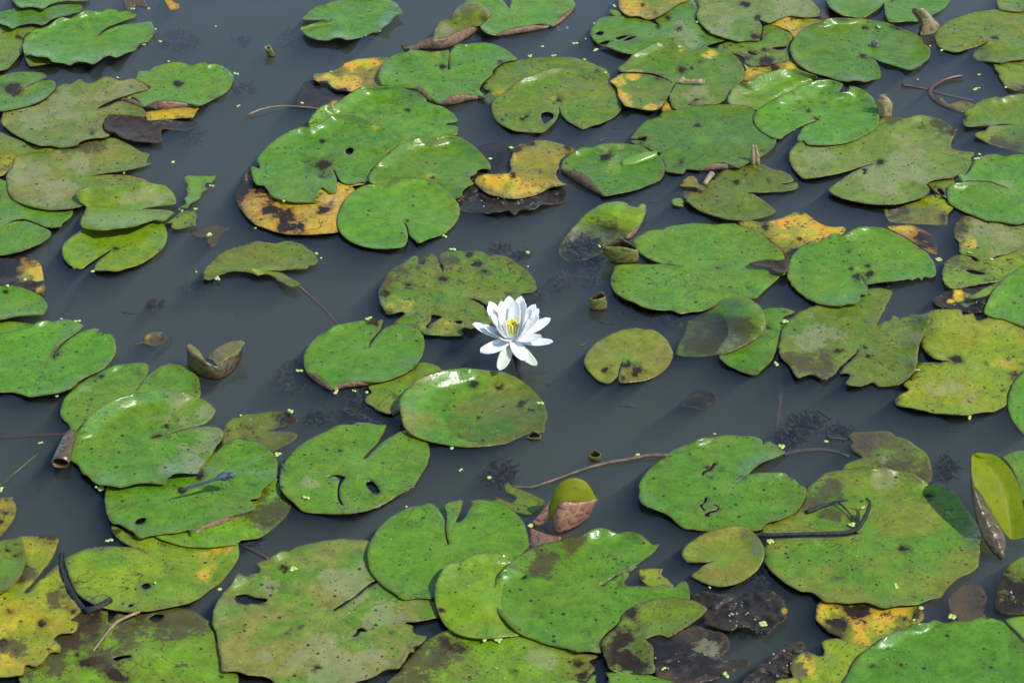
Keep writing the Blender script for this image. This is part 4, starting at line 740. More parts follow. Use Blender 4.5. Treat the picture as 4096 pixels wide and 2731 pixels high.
pad('P', 6, 'fresh', 'very large smooth green pad filling the bottom right corner',
    '900 1568 940 1500 960 1450 990 1400 1030 1350 1100 1290 1200 1220 1260 1180 1330 1150 1410 1130 1450 1100 1520 1085 1580 1085 1640 1060 1720 1085 1830 1065 1900 1070 2000 1040 2100 1050 2200 1085 2260 1150 2352 1250 2450 1400 2450 1660 880 1660',
    (1650, 1650), amp=3, spot=.4, rot=[(1140, 1430, 36), (1770, 1095, 34), (1735, 1185, 20), (1365, 1425, 26)], rim=[(1260, 1190, 90, 9), (1500, 1090, 70, 8)], rag=.7, k2='blue')
pad('P', 4, 'yellow', 'small yellow-green pad with a brown sunken left side at the bottom border',
    '730 1240 790 1215 850 1210 900 1225 990 1250 1060 1270 1130 1270 1060 1350 1000 1420 960 1500 900 1600 800 1660 360 1660 370 1550 500 1520 480 1450 500 1380 560 1320 620 1310 680 1340 740 1350 750 1300',
    amp=2, rag=1, rot=[], yel=[(620, 1430, 90), (430, 1600, 110)], silt=[(520, 1440, 80), (600, 1330, 60), (560, 1500, 60)])
pad('P', 7, 'fresh', 'green leaf corner at the right border behind the very large smooth pad',
    '2205 1060 2260 1040 2352 1035 2450 1100 2380 1220 2352 1215 2300 1160 2230 1100', amp=1, nospot=.2)
pad('P', 4, 'dull', 'dark pad with a black rotten middle at the right border',
    '2135 880 2135 800 2180 700 2230 620 2300 570 2352 550 2500 600 2500 1020 2352 1020 2200 1010 2120 960', amp=2, rot=[(2290, 800, 150), (2260, 930, 180), (2150, 960, 90)], rag=1)
pad('L', 4, 'blue', 'pale green pad behind the upright leaf at the right border',
    '2180 1060 2230 1030 2300 1005 2352 1010 2500 1100 2500 1400 2330 1400 2300 1250 2240 1130', amp=2)
pad('P', 2, 'brown', 'round brown leaf sunk beneath the water beside the very large black-stem pad',
    '1740 900 1790 830 1860 780 1950 770 2020 810 2060 900 2070 980 2030 1050 1950 1080 1850 1070 1770 1010', sub=[(1900, 920, 320, 16)], amp=0)
pad('A', 3, 'brown', 'reddish brown leaf tips sticking from the water at the top border',
    '985 -40 990 0 1000 40 1020 85 1060 92 1088 40 1108 52 1170 55 1165 20 1140 -40', amp=5, sub=[(1060, 90, 60, 6)])
pad('A', 3, 'orange', 'small yellow-brown sunken leaf at the top border in open water',
    '1300 -30 1340 50 1362 80 1432 70 1430 35 1390 15 1360 -30', amp=1, sub=[(1400, 60, 60, 4)])
pad('K', 2, 'brown', 'dark torn rotten leaf suspended under the water beyond the twig',
    '1545 650 1600 590 1650 540 1710 520 1790 530 1840 570 1840 640 1800 620 1780 650 1790 680 1720 680 1640 660', sub=[(1700, 600, 500, 10)], amp=2, k2='rotten', bumpy=4, col='rotten')
pad('E', 2, 'brown', 'pale brown torn leaf under the water below the two green scraps',
    '1525 560 1560 535 1620 530 1660 510 1720 500 1780 520 1840 525 1780 560 1750 600 1740 650 1690 675 1660 640 1640 605 1570 595', sub=[(1680, 570, 400, 11)], amp=2)
pad('G', 3, 'young', 'tiny pale bronze pad with a notch at the edge of the olive decayed pad',
    '1480 310 1500 290 1550 285 1590 295 1615 320 1570 325 1560 352 1510 345 1488 330', amp=0)
pad('G', 6, 'amber', 'pale yellow shrivelled leaf scrap at the left edge of the olive decayed pad',
    '1550 190 1590 130 1640 110 1680 130 1695 170 1750 195 1755 220 1720 235 1690 205 1640 200', amp=6, rag=1.2)
pad('H', 2.5, 'rotten', 'black mud and rotting leaf patch between four pads near the right border',
    '1630 1090 1700 1060 1760 1020 1900 1010 2050 1000 2120 1000 2060 1080 2040 1140 2030 1200 1900 1200 1780 1170 1660 1150', amp=2, bumpy=4, rag=2, yel=[(1820, 1040, 90), (1755, 1115, 26)], mud=[(1900, 1110, 60)])
pad('O', 2.2, 'rotten', 'heap of black bubbly mud between the bronze pad and the yellow-orange blotched leaf',
    '1640 870 1750 830 1850 860 2000 860 2200 830 2352 860 2408 980 2388 1050 2328 1100 2238 1180 2148 1140 2028 1120 1948 1150 1900 1140 1750 1080 1700 1000', amp=2, bumpy=7, rag=3, nm=('mud_patch', 'mud'), yel=[(2385, 985, 40)])
pad('P', 2.2, 'rotten', 'ridge of black bubbly mud at the bottom border left of the small yellow-green pad',
    '60 1640 200 1450 300 1380 400 1300 480 1250 560 1240 620 1290 500 1380 480 1450 500 1520 350 1568 300 1640', amp=2, bumpy=8, rag=3, nm=('mud_patch', 'mud'))
pad('H', 5.2, 'dull', 'narrow curled light-green leaf strip lying across the black mud patch',
    '1890 1085 1950 1055 2050 1000 2150 960 2110 1030 2050 1068 1950 1090', amp=4)
pad('H', 6.2, 'rotten', 'grey-black shrivelled leaf tongue lying on the big pad with the teal heart',
    '150 815 200 795 290 780 400 780 475 770 465 850 440 882 370 872 300 830 200 825', amp=5, bumpy=3, rag=1.5)
pad('E', 2, 'brown', 'small brown dead leaf floating in open water with a dark sunken tail',
    '1065 1445 1100 1430 1140 1435 1160 1390 1210 1360 1300 1355 1330 1390 1310 1440 1240 1470 1150 1450 1090 1458', sub=[(1290, 1410, 90, 8), (1090, 1445, 50, 4)], amp=5, yel=[(1215, 1385, 40)])
pad('E', 2, 'rotten', 'twin dark lumps of algae sunk in open water',
    '1170 1150 1185 1100 1230 1090 1270 1105 1320 1095 1325 1140 1300 1175 1260 1165 1230 1185 1190 1180', sub=[(1250, 1140, 300, 9)], bumpy=6, amp=0, nm=('algae_lump', 'algae'))

# ------------------------------------------------------------------ setting: water and pond bed
M_LEAF = leaf_material()
M_UNDER = under_material('leaf_underside', (.105, .050, .022), (.150, .080, .036), (.20, .12, .055))
M_UNDER_OLIVE = under_material('leaf_underside_olive', (.16, .17, .03), (.20, .15, .03), (.26, .24, .07), .42, .25)
M_UNDER_RED = under_material('leaf_underside_red', (.21, .085, .050), (.27, .13, .07), (.34, .20, .10), .42)
M_UNDER_GREEN = under_material('leaf_inside_green', (.44, .47, .008), (.33, .39, .010), (.44, .46, .03), .5, .7, .12)
M_UNDER_PALE = under_material('leaf_bud_skin', (.28, .19, .085), (.22, .15, .06), (.34, .25, .12), .45)
M_UNDER_DRAB = under_material('leaf_underside_drab', (.058, .042, .012), (.075, .040, .015), (.13, .08, .03), .36)
M_WATER = water_material()
M_BED = simple_material('pond_bed_mud', (.03, .028, .022), (.06, .055, .04), 14, .9)

def box(name, x0, x1, y0, y1, z0, z1, m):
    v = [(x, y, z) for z in (z0, z1) for y in (y0, y1) for x in (x0, x1)]
    f = [(0, 2, 3, 1), (4, 5, 7, 6), (0, 1, 5, 4), (1, 3, 7, 5), (3, 2, 6, 7), (2, 0, 4, 6)]
    return link(name, mesh(name, v, f, False), m)
tag(box('water', -30, 30, -14, 46, -.62, 0, M_WATER), 'murky blue-grey pond water between the lily pads', None, kind='structure')
tag(box('pond_bed', -30, 30, -14, 46, -.9, -.625, M_BED), 'dark mud of the pond bed', None, kind='structure')

# ------------------------------------------------------------------ height field that lets leaves lie on one another
CELL = .004
GX0, GX1, GY0, GY1 = -1.35, 1.35, -1.05, 1.75
NX, NY = int((GX1 - GX0) / CELL), int((GY1 - GY0) / CELL)
GXX, GYY = np.meshgrid(GX0 + (np.arange(NX) + .5) * CELL, GY0 + (np.arange(NY) + .5) * CELL)
def cells(xy):
    i = np.clip(((xy[:, 0] - GX0) / CELL).astype(int), 0, NX - 1)
    j = np.clip(((xy[:, 1] - GY0) / CELL).astype(int), 0, NY - 1)
    return j, i
def raster(poly):
    m = np.zeros((NY, NX), bool)
    (j0, j1), (i0, i1) = cells(np.array([poly.min(0), poly.max(0)]))
    sub = (slice(j0, j1 + 1), slice(i0, i1 + 1))
    p = np.stack([GXX[sub].ravel(), GYY[sub].ravel()], 1)
    m[sub] = inside(p, poly).reshape(GXX[sub].shape)
    return m
def blur(a, r, n=2):
    for _ in range(n):
        for ax in (0, 1):
            c = np.cumsum(np.pad(a, [(r + 1, r) if k == ax else (0, 0) for k in (0, 1)], mode='edge'), axis=ax)
            k = 2 * r + 1
            a = (np.take(c, range(k, c.shape[ax]), ax) - np.take(c, range(0, c.shape[ax] - k), ax)) / k
    return a
def dilate(a, r):
    for ax in (0, 1):
        b = a.copy()
        for s in range(-r, r + 1): b = np.maximum(b, np.roll(a, s, ax))
        a = b
    return a
PADS.sort(key=lambda p: p['order'])
rng = np.random.default_rng(7)
random.seed(7)
for k, p in enumerate(PADS):
    g = on_plane(p['px'])[:, :2]
    lp = smooth_loop(g, True, .0042)
    seed = k * 3.7
    rag = p.get('rag', .35) * .001
    t = np.roll(lp, -1, 0) - np.roll(lp, 1, 0)
    nrm = np.stack([t[:, 1], -t[:, 0]], 1); nrm /= np.linalg.norm(nrm, axis=1)[:, None] + 1e-9
    lp = lp + nrm * ((nz(lp, 60, seed) * .6 + nz(lp, 170, seed + 9) * .7) * rag * 1.6)[:, None]
    p['loop'] = lp
    p['mask'] = raster(lp)
top = np.full((NY, NX), -1)
for k, p in enumerate(PADS): top[p['mask']] = k
HM = np.full((NY, NX), .0006)

def patches(p, key, px):
    w = np.full(len(px), -1.0)
    for i, (x, y, r) in enumerate(p.get(key, [])):
        c = src(p['tile'], [x, y])[0]
        if key == 'rot' and r < 75: r *= .72
        s_ = i * 5.3 + x * .01
        f1, f2 = 1.6 / r, 4.5 / r
        wx = nz(px, f1, s_) * .9 + nz(px, f2, s_ + 2) * .35
        wy = nz(px, f1, s_ + 31) * .9 + nz(px, f2, s_ + 33) * .35
        d = np.hypot(px[:, 0] - c[0] + wx * r * .5, (px[:, 1] - c[1]) * 1.35 + wy * r * .5) / (r / 2)
        wi = 1 - d
        if key == 'yel' and p['kind'] not in ('amber', 'orange', 'rotten') and 'hy' not in p: wi = np.minimum(wi, .06 if p['kind'] == 'yellow' and r > 60 else -.10)
        w = np.maximum(w, wi)
    return w
def field(p, key, px):
    """sum of soft bumps: (x, y, radius, height mm)"""
    h = np.zeros(len(px))
    for (x, y, r, a) in p.get(key, []):
        c = src(p['tile'], [x, y])[0]
        if key == 'rim': r *= 1.45
        d2 = ((px[:, 0] - c[0]) ** 2 + ((px[:, 1] - c[1]) * 1.25) ** 2) / (r / 2) ** 2
        h = (h ** 3 + (a * .001 * np.exp(-d2)) ** 3) ** (1 / 3) if key == 'hump' or key == 'rim' else h + a * .001 * np.exp(-d2)
    return h
def to_px(xyz):
    d = xyz - CAM
    s, c = math.sin(DEP), math.cos(DEP)
    zc = d[:, 1] * c - d[:, 2] * s
    yc = d[:, 1] * s + d[:, 2] * c
    return np.stack([W / 2 + FPX * d[:, 0] / zc, H / 2 - FPX * yc / zc], 1)

def flap(p, base, rim, parent, org, mat, inner):
    tl = p['tile']
    b, r = resample(np.array(pl(base)), 18), resample(np.array(pl(rim)), 18)
    z0 = p['zmean']
    back = lifted(on_plane(src(tl, r.ravel()))[:, :2], np.full(18, z0 + .0004))
    foot = on_plane(src(tl, b.ravel()), .0012)
    tip = stand(tl, [(r[i, 0], r[i, 1], b[i, 1]) for i in range(18)])
    tip[:, 2] = np.maximum(tip[:, 2], .002)
    hgt = (tip[:, 2] - foot[:, 2])[:, None]
    mid = foot * .5 + tip * .5; mid[:, 1] -= hgt[:, 0] * .16
    q1 = foot * .8 + tip * .2; q1[:, 1] -= hgt[:, 0] * .10
    q3 = foot * .22 + tip * .78; q3[:, 1] -= hgt[:, 0] * .10
    under = foot.copy(); under[:, 2] = -.004; under[:, 1] += .004
    me = grid_mesh('curled_rim', [x - org for x in (under, foot, q1, mid, q3, tip)])
    o = link('curled_rim', me, [mat, inner], parent)
    solid(o, .0009, 0)
    return o

for k, p in enumerate(PADS):
    lp = p['loop']
    seed = k * 3.7
    loops = [lp]
    for hs in p.get('holes', []):
        h = on_plane(src(p['tile'], [float(v) for v in hs.split()]))[:, :2]
        loops.append(smooth_loop(h, True, .003))
    area = abs(np.sum(lp[:, 0] * np.roll(lp[:, 1], -1) - lp[:, 1] * np.roll(lp[:, 0], -1))) / 2
    st = min(.0056 if 'rim' in p or 'hump' in p else .0072, max(.003, math.sqrt(area) / 22))
    x0, y0 = lp.min(0); x1, y1 = lp.max(0)
    gy = np.arange(y0, y1, st * .87)
    pts = []
    for j, yy in enumerate(gy):
        xs = np.arange(x0 + (st / 2 if j % 2 else 0), x1, st)
        pts.append(np.stack([xs, np.full_like(xs, yy)], 1))
    pts = np.concatenate(pts)
    pts = pts + rng.uniform(-.12, .12, pts.shape) * st
    ok = inside(pts, lp)
    for h in loops[1:]: ok &= ~inside(pts, h)
    pts = pts[ok]
    pts = pts[seg_dist(pts, loops) > .0022]
    verts, edges = [], []
    for L in loops:
        s = len(verts)
        verts += [Vector(q) for q in L]
        edges += [(s + i, s + (i + 1) % len(L)) for i in range(len(L))]
    verts += [Vector(q) for q in pts]
    ov, oe, of, *_ = delaunay_2d_cdt(verts, edges, [], 0, 1e-6)
    xy = np.array([(v[0], v[1]) for v in ov])
    f = np.array([list(q) for q in of])
    cen = xy[f].mean(1)
    ok = inside(cen, lp)
    for h in loops[1:]: ok &= ~inside(cen, h)
    f = f[ok]
    a, b, c = xy[f[:, 0]], xy[f[:, 1]], xy[f[:, 2]]
    cr = (b[:, 0] - a[:, 0]) * (c[:, 1] - a[:, 1]) - (b[:, 1] - a[:, 1]) * (c[:, 0] - a[:, 0])
    f[cr < 0] = f[cr < 0][:, ::-1]
    used = np.unique(f); remap = np.full(len(xy), -1); remap[used] = np.arange(len(used))
    xy = xy[used]; f = remap[f]
    # --- heights
    px = to_px(np.c_[xy, np.zeros(len(xy))])
    edge = seg_dist(xy, loops)
    oedge = seg_dist(xy, [lp])
    hm = blur(dilate(HM, 2), 2, 2)
    jj, ii = cells(xy)
    z = hm[jj, ii] + .0012
    free = blur((top <= k).astype(float), 3, 1)[jj, ii]
    free = np.clip((free - .5) * 2, 0, 1)
    w = p.get('rimw', .024) * 1.25
    prof = np.clip(1 - oedge / w, 0, 1) ** 1.4
    back = np.clip((xy[:, 1] - lp[:, 1].mean()) / (np.ptp(lp[:, 1]) * .3), -1, 1)      # +1 far side, -1 near side
    amp = (p.get('amp', 2) * 1.35 + .6) * .001
    lift = amp * np.clip(.35 + 1.3 * nz(xy, 26, seed), 0, 1.4) * np.clip(1 - oedge / .014, 0, 1) ** 1.6 * (.75 - .35 * back)
    dep = math.atan2(CAM[2], -CAM[1] + float(xy[:, 1].mean()))
    d47 = math.tan(math.radians(44)) / (1 + math.tan(math.radians(44)) / math.tan(dep))       # rise of a far rim that stands at about 45 degrees
    rf = field(p, 'rim', px)
    xin = np.maximum(w - oedge, 0)
    far = d47 * np.clip(rf / .009, 0, 1.0) * (xin - .22 * w * (1 - np.exp(-xin / (.22 * w))))
    lift = np.maximum(lift, np.where(back > -.35, far, rf * prof))
    lift += .0042 * (nz(xy, 8, seed + 5) + .3) + .0020 * nz(xy, 18, seed + 8) + .0005 * nz(xy, 33, seed + 6)
    lift = lift * (.15 + .85 * free)
    wax = np.clip(rf / .009, 0, 1) * np.clip(xin / (.5 * w), 0, 1) * free
    hump = field(p, 'hump', px) * .85
    bumpy = p.get('bumpy', 0) * .001
    if bumpy: lift += bumpy * (np.abs(nz(xy, 55, seed)) * 1.2 + .4 * nz(xy, 120, seed))
    sub = field(p, 'sub', px) * 1.25
    zz = z + np.maximum(lift, -.0006) + hump - sub
    p['zmean'] = float(np.median(z))
    P3 = lifted(xy, zz)
    # --- write the height field for the leaves above
    msk = p['mask']
    HM[msk] = np.maximum(HM[msk], np.where(top[msk] > k, hm[msk] + .0016, hm[msk] + .003))
    # --- stalk position and attributes
    if p['c'] is not None: cpx = src(p['tile'], p['c'])[0]
    else: cpx = p['px'].mean(0)
    c0 = on_plane(cpx)[0]
    org = np.array([c0[0], c0[1], 0.0])
    name, cat = ('dead_lily_pad', 'dead leaf') if p['kind'] in ('rotten', 'orange', 'brown') else ('lily_pad', 'lily pad')
    if 'nm' in p: name, cat = p['nm']
    me = mesh(name, P3 - org, f)
    col, col2, mott, spot, blot, gloss, heart = KIND[p['kind']]
    if 'k2' in p: col2 = KIND[p['k2']][0]
    if 'col' in p: col = KIND[p['col']][0]
    if 'col2' in p: col2 = KIND[p['col2']][0]
    hue = rng.normal(1, .05, 3); br = rng.normal(1, .06)
    col = np.clip(np.array(col) * hue * br, 0, 1); col2 = np.clip(np.array(col2) * hue * br, 0, 1)
    n = len(P3)
    def fattr(nm, v):
        at = me.attributes.new(nm, 'FLOAT', 'POINT'); at.data.foreach_set('value', np.broadcast_to(np.asarray(v, np.float32), (n,)).astype(np.float32))
    def cattr(nm, v):
        at = me.attributes.new(nm, 'FLOAT_COLOR', 'POINT'); at.data.foreach_set('color', np.tile(np.r_[v, 1], n).astype(np.float32))
    uvp = np.c_[xy - c0[:2], np.full(n, k * 1.37)]
    at = me.attributes.new('uvp', 'FLOAT_VECTOR', 'POINT'); at.data.foreach_set('vector', uvp.astype(np.float32).ravel())
    cattr('col', col); cattr('col2', col2)
    yel = patches(p, 'yel', px)
    gp = patches(p, 'greenp', px)
    fattr('yel', yel); fattr('wax', wax); fattr('silt', patches(p, 'silt', px)); fattr('rot', patches(p, 'rot', px)); fattr('mud', np.maximum(patches(p, 'mud', px), gp - .2) if 'greenp' in p else patches(p, 'mud', px))
    fattr('edge', edge); fattr('mott', p.get('mott', mott)); fattr('spot', p.get('spot', spot) * p.get('nospot', 1))
    fattr('blot', blot * min(1, p.get('nospot', 1) + .2)); fattr('gloss', p.get('gloss', gloss)); fattr('heart', heart)
    parted = 'flaps' in p or 'red_stalk' in p
    o = link(name, me, [M_LEAF, M_UNDER], None, org)
    tag(o, p['label'], cat)
    solid(o, .0007, -1, 1)
    for (b_, r_) in p.get('flaps', []):
        flap(p, b_, r_, o, org, M_UNDER, M_UNDER)
    p['obj'] = o; p['org'] = org

# ------------------------------------------------------------------ helpers for the standing and lying things
def center(P):
    c = P.mean(0).copy(); c[2] = P[:, 2].min(); return c
def loft(tile, rows, n=16, m=3):
    """rows of (x, y, yb); smooth along and across"""
    R = [resample(stand(tile, r), n) for r in rows]
    A = np.array(R)
    cols = [resample(A[:, j], (len(rows) - 1) * m + 1) for j in range(n)]
    return [np.array([cols[j][i] for j in range(n)]) for i in range((len(rows) - 1) * m + 1)]
def tube_pts(P, rad, sides=8, caps=True, rough=0.0, seed=0):
    P = np.asarray(P, float); n = len(P)
    t = np.gradient(P, axis=0); t /= np.linalg.norm(t, axis=1)[:, None] + 1e-9
    ref = np.array([0, 0, 1.]) if abs(t[:, 2]).mean() < .8 else np.array([1., 0, 0])
    v, f = [], []
    for i in range(n):
        a = np.cross(t[i], ref); a /= np.linalg.norm(a) + 1e-9
        b = np.cross(a, t[i])
        for s in range(sides):
            q = 2 * math.pi * s / sides
            r = rad[i] * (1 + (rough * mnoise.noise((i * .7, s * 1.3, seed)) if rough else 0))
            v.append(P[i] + (a * math.cos(q) + b * math.sin(q)) * r)
    for i in range(n - 1):
        for s in range(sides):
            k = (s + 1) % sides
            f.append((i * sides + s, i * sides + k, (i + 1) * sides + k, (i + 1) * sides + s))
    if caps:
        f.append(tuple(range(sides))[::-1]); f.append(tuple((n - 1) * sides + s for s in range(sides)))
    return np.array(v), f
def stick(name, tile, pts, label, cat, mat, rpx, z=None, n=None, rough=.25, sides=8, group=None, parent=None, flat=None):
    """a lying stem: pts (x, y[, z mm]) on the water, rpx radius in tile pixels at each end"""
    P = []
    for q in pts:
        zz = (q[2] if len(q) > 2 else (z if z is not None else 2)) * .001
        P.append(on_plane(src(tile, q[:2]), zz)[0])
    P = np.array(P)
    L = np.linalg.norm(np.diff(P, axis=0), axis=1).sum()
    n = n or max(8, int(L / .006))
    P = resample(P, n)
    k = mpp(tile, *pts[0][:2])
    rad = np.linspace(rpx[0], rpx[-1], n) * k if len(rpx) == 2 else np.interp(np.linspace(0, 1, n), np.linspace(0, 1, len(rpx)), rpx) * k
    v, f = tube_pts(P, rad, sides, True, rough, len(name) + pts[0][0])
    org = P[0].copy(); org[2] = 0
    if parent is not None: org = np.array(parent.location)
    o = link(name, mesh(name, v - org, f), mat, parent, None if parent is not None else org)
    if label: tag(o, label, cat, group)
    return o
M_TWIG = simple_material('brown_twig_bark', (.16, .10, .045), (.07, .045, .025), 90, .6, .7, .001)
M_TWIG_PALE = simple_material('dry_pale_stem', (.30, .19, .085), (.17, .10, .045), 90, .55, .6, .001)
M_STEM_BLACK = simple_material('black_wet_stem', (.010, .009, .008), (.028, .024, .020), 120, .5, .9, .0014, .3)
M_STEM_RED = simple_material('red_leaf_stalk', (.085, .034, .022), (.060, .028, .020), 60, .4, .3, .0006)
M_ALGA = simple_material('silted_pondweed', (.050, .042, .038), (.085, .068, .058), 60, .9, .3)
M_DUCK = simple_material('duckweed_frond', (.34, .44, .07), (.44, .50, .13), 300, .4, .2, .0004)
M_FISH = simple_material('minnow_skin', (.030, .034, .030), (.060, .060, .045), 150, .35, .2, .0003)

# ------------------------------------------------------------------ stalks and twigs
for p in PADS:
    if 'red_stalk' in p:
        q = p['red_stalk']
        stick('stalk', p['tile'], [(x, y, -3 - 15 * i) for i, (x, y) in enumerate(q)], None, None, M_STEM_RED, (13, 13), parent=p['obj'], rough=.1)
stick('floating_twig', 'K', [(205, 1293, 4), (350, 1300, 2), (500, 1255, 2), (650, 1200, 2), (800, 1148, 2), (950, 1108, 2), (1150, 1072, 3), (1300, 1045, 4), (1455, 1045, 5)], 'long brown twig with one pale end floating by the pad with scribbled trails', 'twig', M_TWIG, (9, 12, 16))
stick('black_stem', 'P', [(180, 382, 8), (300, 385, 9), (500, 378, 9), (750, 372, 9), (930, 365, 9), (1020, 330, 11), (1075, 255, 14), (1110, 165, 18), (1120, 115, 22), (1088, 90, 26)], 'curved black dead stem lying along the notch of the very large pad', 'stem', M_STEM_BLACK, (18, 17, 15, 17, 21, 9), rough=.35)
o = stick('fallen_twig', 'P', [(610, 205, 3), (720, 160, 6), (830, 122, 9), (945, 105, 12)], 'forked black twig on the brown-silted side of the pad with the curved stem', 'stem', M_STEM_BLACK, (20, 15, 6), rough=.5)
stick('side_branch', 'P', [(860, 115, 9), (930, 180, 7), (1000, 265, 6)], None, None, M_STEM_BLACK, (8, 5), parent=o, rough=.3)
o = stick('sunken_stick', 'M', [(490, 540, -4), (500, 680, 2), (560, 830, 3), (650, 960, 3), (720, 1010, 2)], 'thick black furry stick between the yellow-green pad and the olive-yellow spotted pad', 'stick', M_STEM_BLACK, (20, 28, 26), rough=.6)
stick('side_branch', 'M', [(690, 1000, 2), (790, 960, 8), (885, 900, 8)], None, None, M_STEM_BLACK, (34, 26), parent=o, rough=.5)
stick('dry_twig', 'M', [(1115, 998, 9), (950, 1068, 10), (850, 1170, 9), (790, 1250, 8), (745, 1312, 6)], 'dry pale brown stem lying across the dark green sunken pad', 'stem', M_TWIG_PALE, (14, 12, 8), rough=.4)
stick('thin_stalk', 'B', [(40, 918, 3), (70, 905, 5), (130, 880, 7), (230, 855, 6), (350, 848, 3), (480, 855, 2), (610, 872, 0)], 'thin bent dry stalk with a knobbed tip in open water', 'stalk', M_TWIG_PALE, (10, 4, 4, 3), rough=.2)
stick('red_stalk', 'D', [(1862, 608, 5), (1790, 618, 5), (1700, 645, 4), (1620, 695, 3), (1598, 740, 2), (1620, 790, 1), (1700, 845, 0), (1790, 880, -2), (1880, 905, -6)], 'red leaf stalk bent into a hook beside the sunken yellow-brown leaf', 'stalk', M_STEM_RED, (15, 15), rough=.1)
stick('red_stalk', 'D', [(1372, 680, 4), (1440, 690, 2), (1520, 705, 0), (1590, 722, -3), (1720, 760, -9), (1950, 810, -18)], 'straight red stalk with a cut end passing under the hooked stalk', 'stalk', M_STEM_RED, (13, 13), rough=.1)
stick('red_stalk', 'M', [(1930, 470, -3), (2010, 505, -1), (2090, 545, 0), (2155, 580, 0)], 'short red stalk reaching the edge of the very large pad with tan islands', 'stalk', M_STEM_RED, (14, 14), rough=.1)
stick('red_stalk', 'L', [(372, 260, -8), (395, 380, -20), (405, 500, -34), (395, 650, -48), (375, 820, -62), (365, 950, -75)], 'long submerged stalk running from the spotted pad beside the half-raised leaf', 'stalk', M_STEM_RED, (20, 20), rough=.1)
stick('red_stalk', 'C', [(568, 900, -14), (562, 1000, -30), (556, 1130, -46)], 'faint submerged stalk below the notch of the pad with a large round hole', 'stalk', M_STEM_RED, (18, 18), rough=.1)
stick('red_stalk', 'I', [(0, 905, -30), (200, 892, -24), (400, 880, -18), (560, 880, -10)], 'faint submerged red stalk behind the rolled brown leaf at the left border', 'stalk', M_STEM_RED, (17, 15), rough=.1)
stick('sunken_stick', 'L', [(430, 1040, -2), (560, 1010, -4), (700, 1000, -5), (830, 1015, -5), (950, 1055, -3)], 'arched silted stick under water behind the notch of the scribbled pad', 'stick', M_ALGA, (18, 16, 14), rough=.4)
stick('sunken_stick', 'L', [(780, 900, -5), (870, 912, -4), (960, 920, -3)], 'straight silted stick under water touching the brown silted leaf', 'stick', M_ALGA, (12, 10), rough=.3)

# ------------------------------------------------------------------ curled, rolled and standing leaves
def sheet(name, tile, rows, mat, inner, org, parent=None, n=18, m=4, th=.0011):
    R = loft(tile, rows, n, m)
    o = link(name, grid_mesh(name, [r - org for r in R]), [mat, inner], parent)
    if th: solid(o, th, 0, 1)
    return o
def ring_cup(name, tile, base, top_, label, cat, mat, inner, n=22, mid=None, group=None):
    """a rolled leaf tip: base (cx, cy, rx, ry) at the water, top ring of (x, y, yb)"""
    cx, cy, rx, ry = base
    b = [(cx + rx * math.cos(2 * math.pi * i / n + math.pi), cy + ry * math.sin(2 * math.pi * i / n + math.pi)) for i in range(n)]
    B = on_plane(src(tile, [v for q in b for v in q]), -.004)
    T = stand(tile, list(top_) + [top_[0]])
    T = resample(T, n + 1)[:-1]
    # start both rings at their leftmost point, same turning sense
    def ar(P): return np.sum(P[:, 0] * np.roll(P[:, 1], -1) - P[:, 1] * np.roll(P[:, 0], -1))
    if ar(B) * ar(T) < 0: T = T[::-1]
    T = np.roll(T, -int(T[:, 0].argmin()), 0); B = np.roll(B, -int(B[:, 0].argmin()), 0)
    org = np.array([*B.mean(0)[:2], 0])
    rows = []
    for i in range(7):
        t = i / 6
        q = B * (1 - t) + T * t
        c = q.mean(0); q = c + (q - c) * (1 + .10 * math.sin(math.pi * t)); q[:, 2] = (B * (1 - t) + T * t)[:, 2]
        rows.append(q - org)
    o = link(name, grid_mesh(name, rows, True), [mat, inner], None, org)
    solid(o, .0012, 0, 1)
    tag(o, label, cat, group)
    return o
ORG = lambda tile, x, y: on_plane(src(tile, [x, y]))[0]

# dry brown rolled leaf between two pads at the back
e = empty('rolled_leaf', ORG('D', 1580, 285)); tag(e, 'dry tan rolled leaf standing upright between two pads at the back', 'leaf')
og = np.array(e.location)
sheet('outer_roll', 'D', [[(1516, 290, 290), (1560, 292, 292), (1610, 285, 288), (1642, 262, 284)], [(1540, 205, 288), (1580, 200, 292), (1630, 215, 290), (1676, 205, 280)],
      [(1525, 140, 285), (1560, 120, 290), (1600, 140, 288), (1640, 168, 280)], [(1480, 90, 283), (1510, 72, 288), (1545, 70, 288), (1578, 98, 280)]], M_UNDER_PALE, M_UNDER, og, e)
sheet('inner_roll', 'D', [[(1500, 290, 276), (1512, 286, 276), (1520, 284, 276)], [(1512, 180, 275), (1525, 180, 277), (1545, 185, 280)], [(1456, 100, 272), (1478, 100, 275), (1500, 95, 280)], [(1455, 76, 270), (1470, 68, 274), (1490, 68, 280)]], M_UNDER, M_UNDER_PALE, og, e)
# two brown leaf buds
e = empty('leaf_bud', ORG('D', 200, 1310)); tag(e, 'pair of brown rolled leaf buds standing at the front edge of the big spotted pad', 'bud')
og = np.array(e.location)
for (bx, tx, ty, w0, w1) in ((186, 184, 1160, 24, 7), (219, 206, 1164, 21, 7)):
    P = stand('D', [(bx, 1325, 1312), (bx - 2, 1260, 1312), ((bx + tx) / 2 - 1, 1210, 1311), (tx, ty, 1310)])
    P = resample(P, 10); k = mpp('D', bx, 1310)
    v, f = tube_pts(P, np.array([w0, w0, w0 * 1.03, w0, w0 * .95, w0 * .88, w0 * .78, w0 * .62, w0 * .45, w1]) * k, 12)
    link('rolled_half', mesh('rolled_half', v - og, f), M_UNDER_PALE, e)
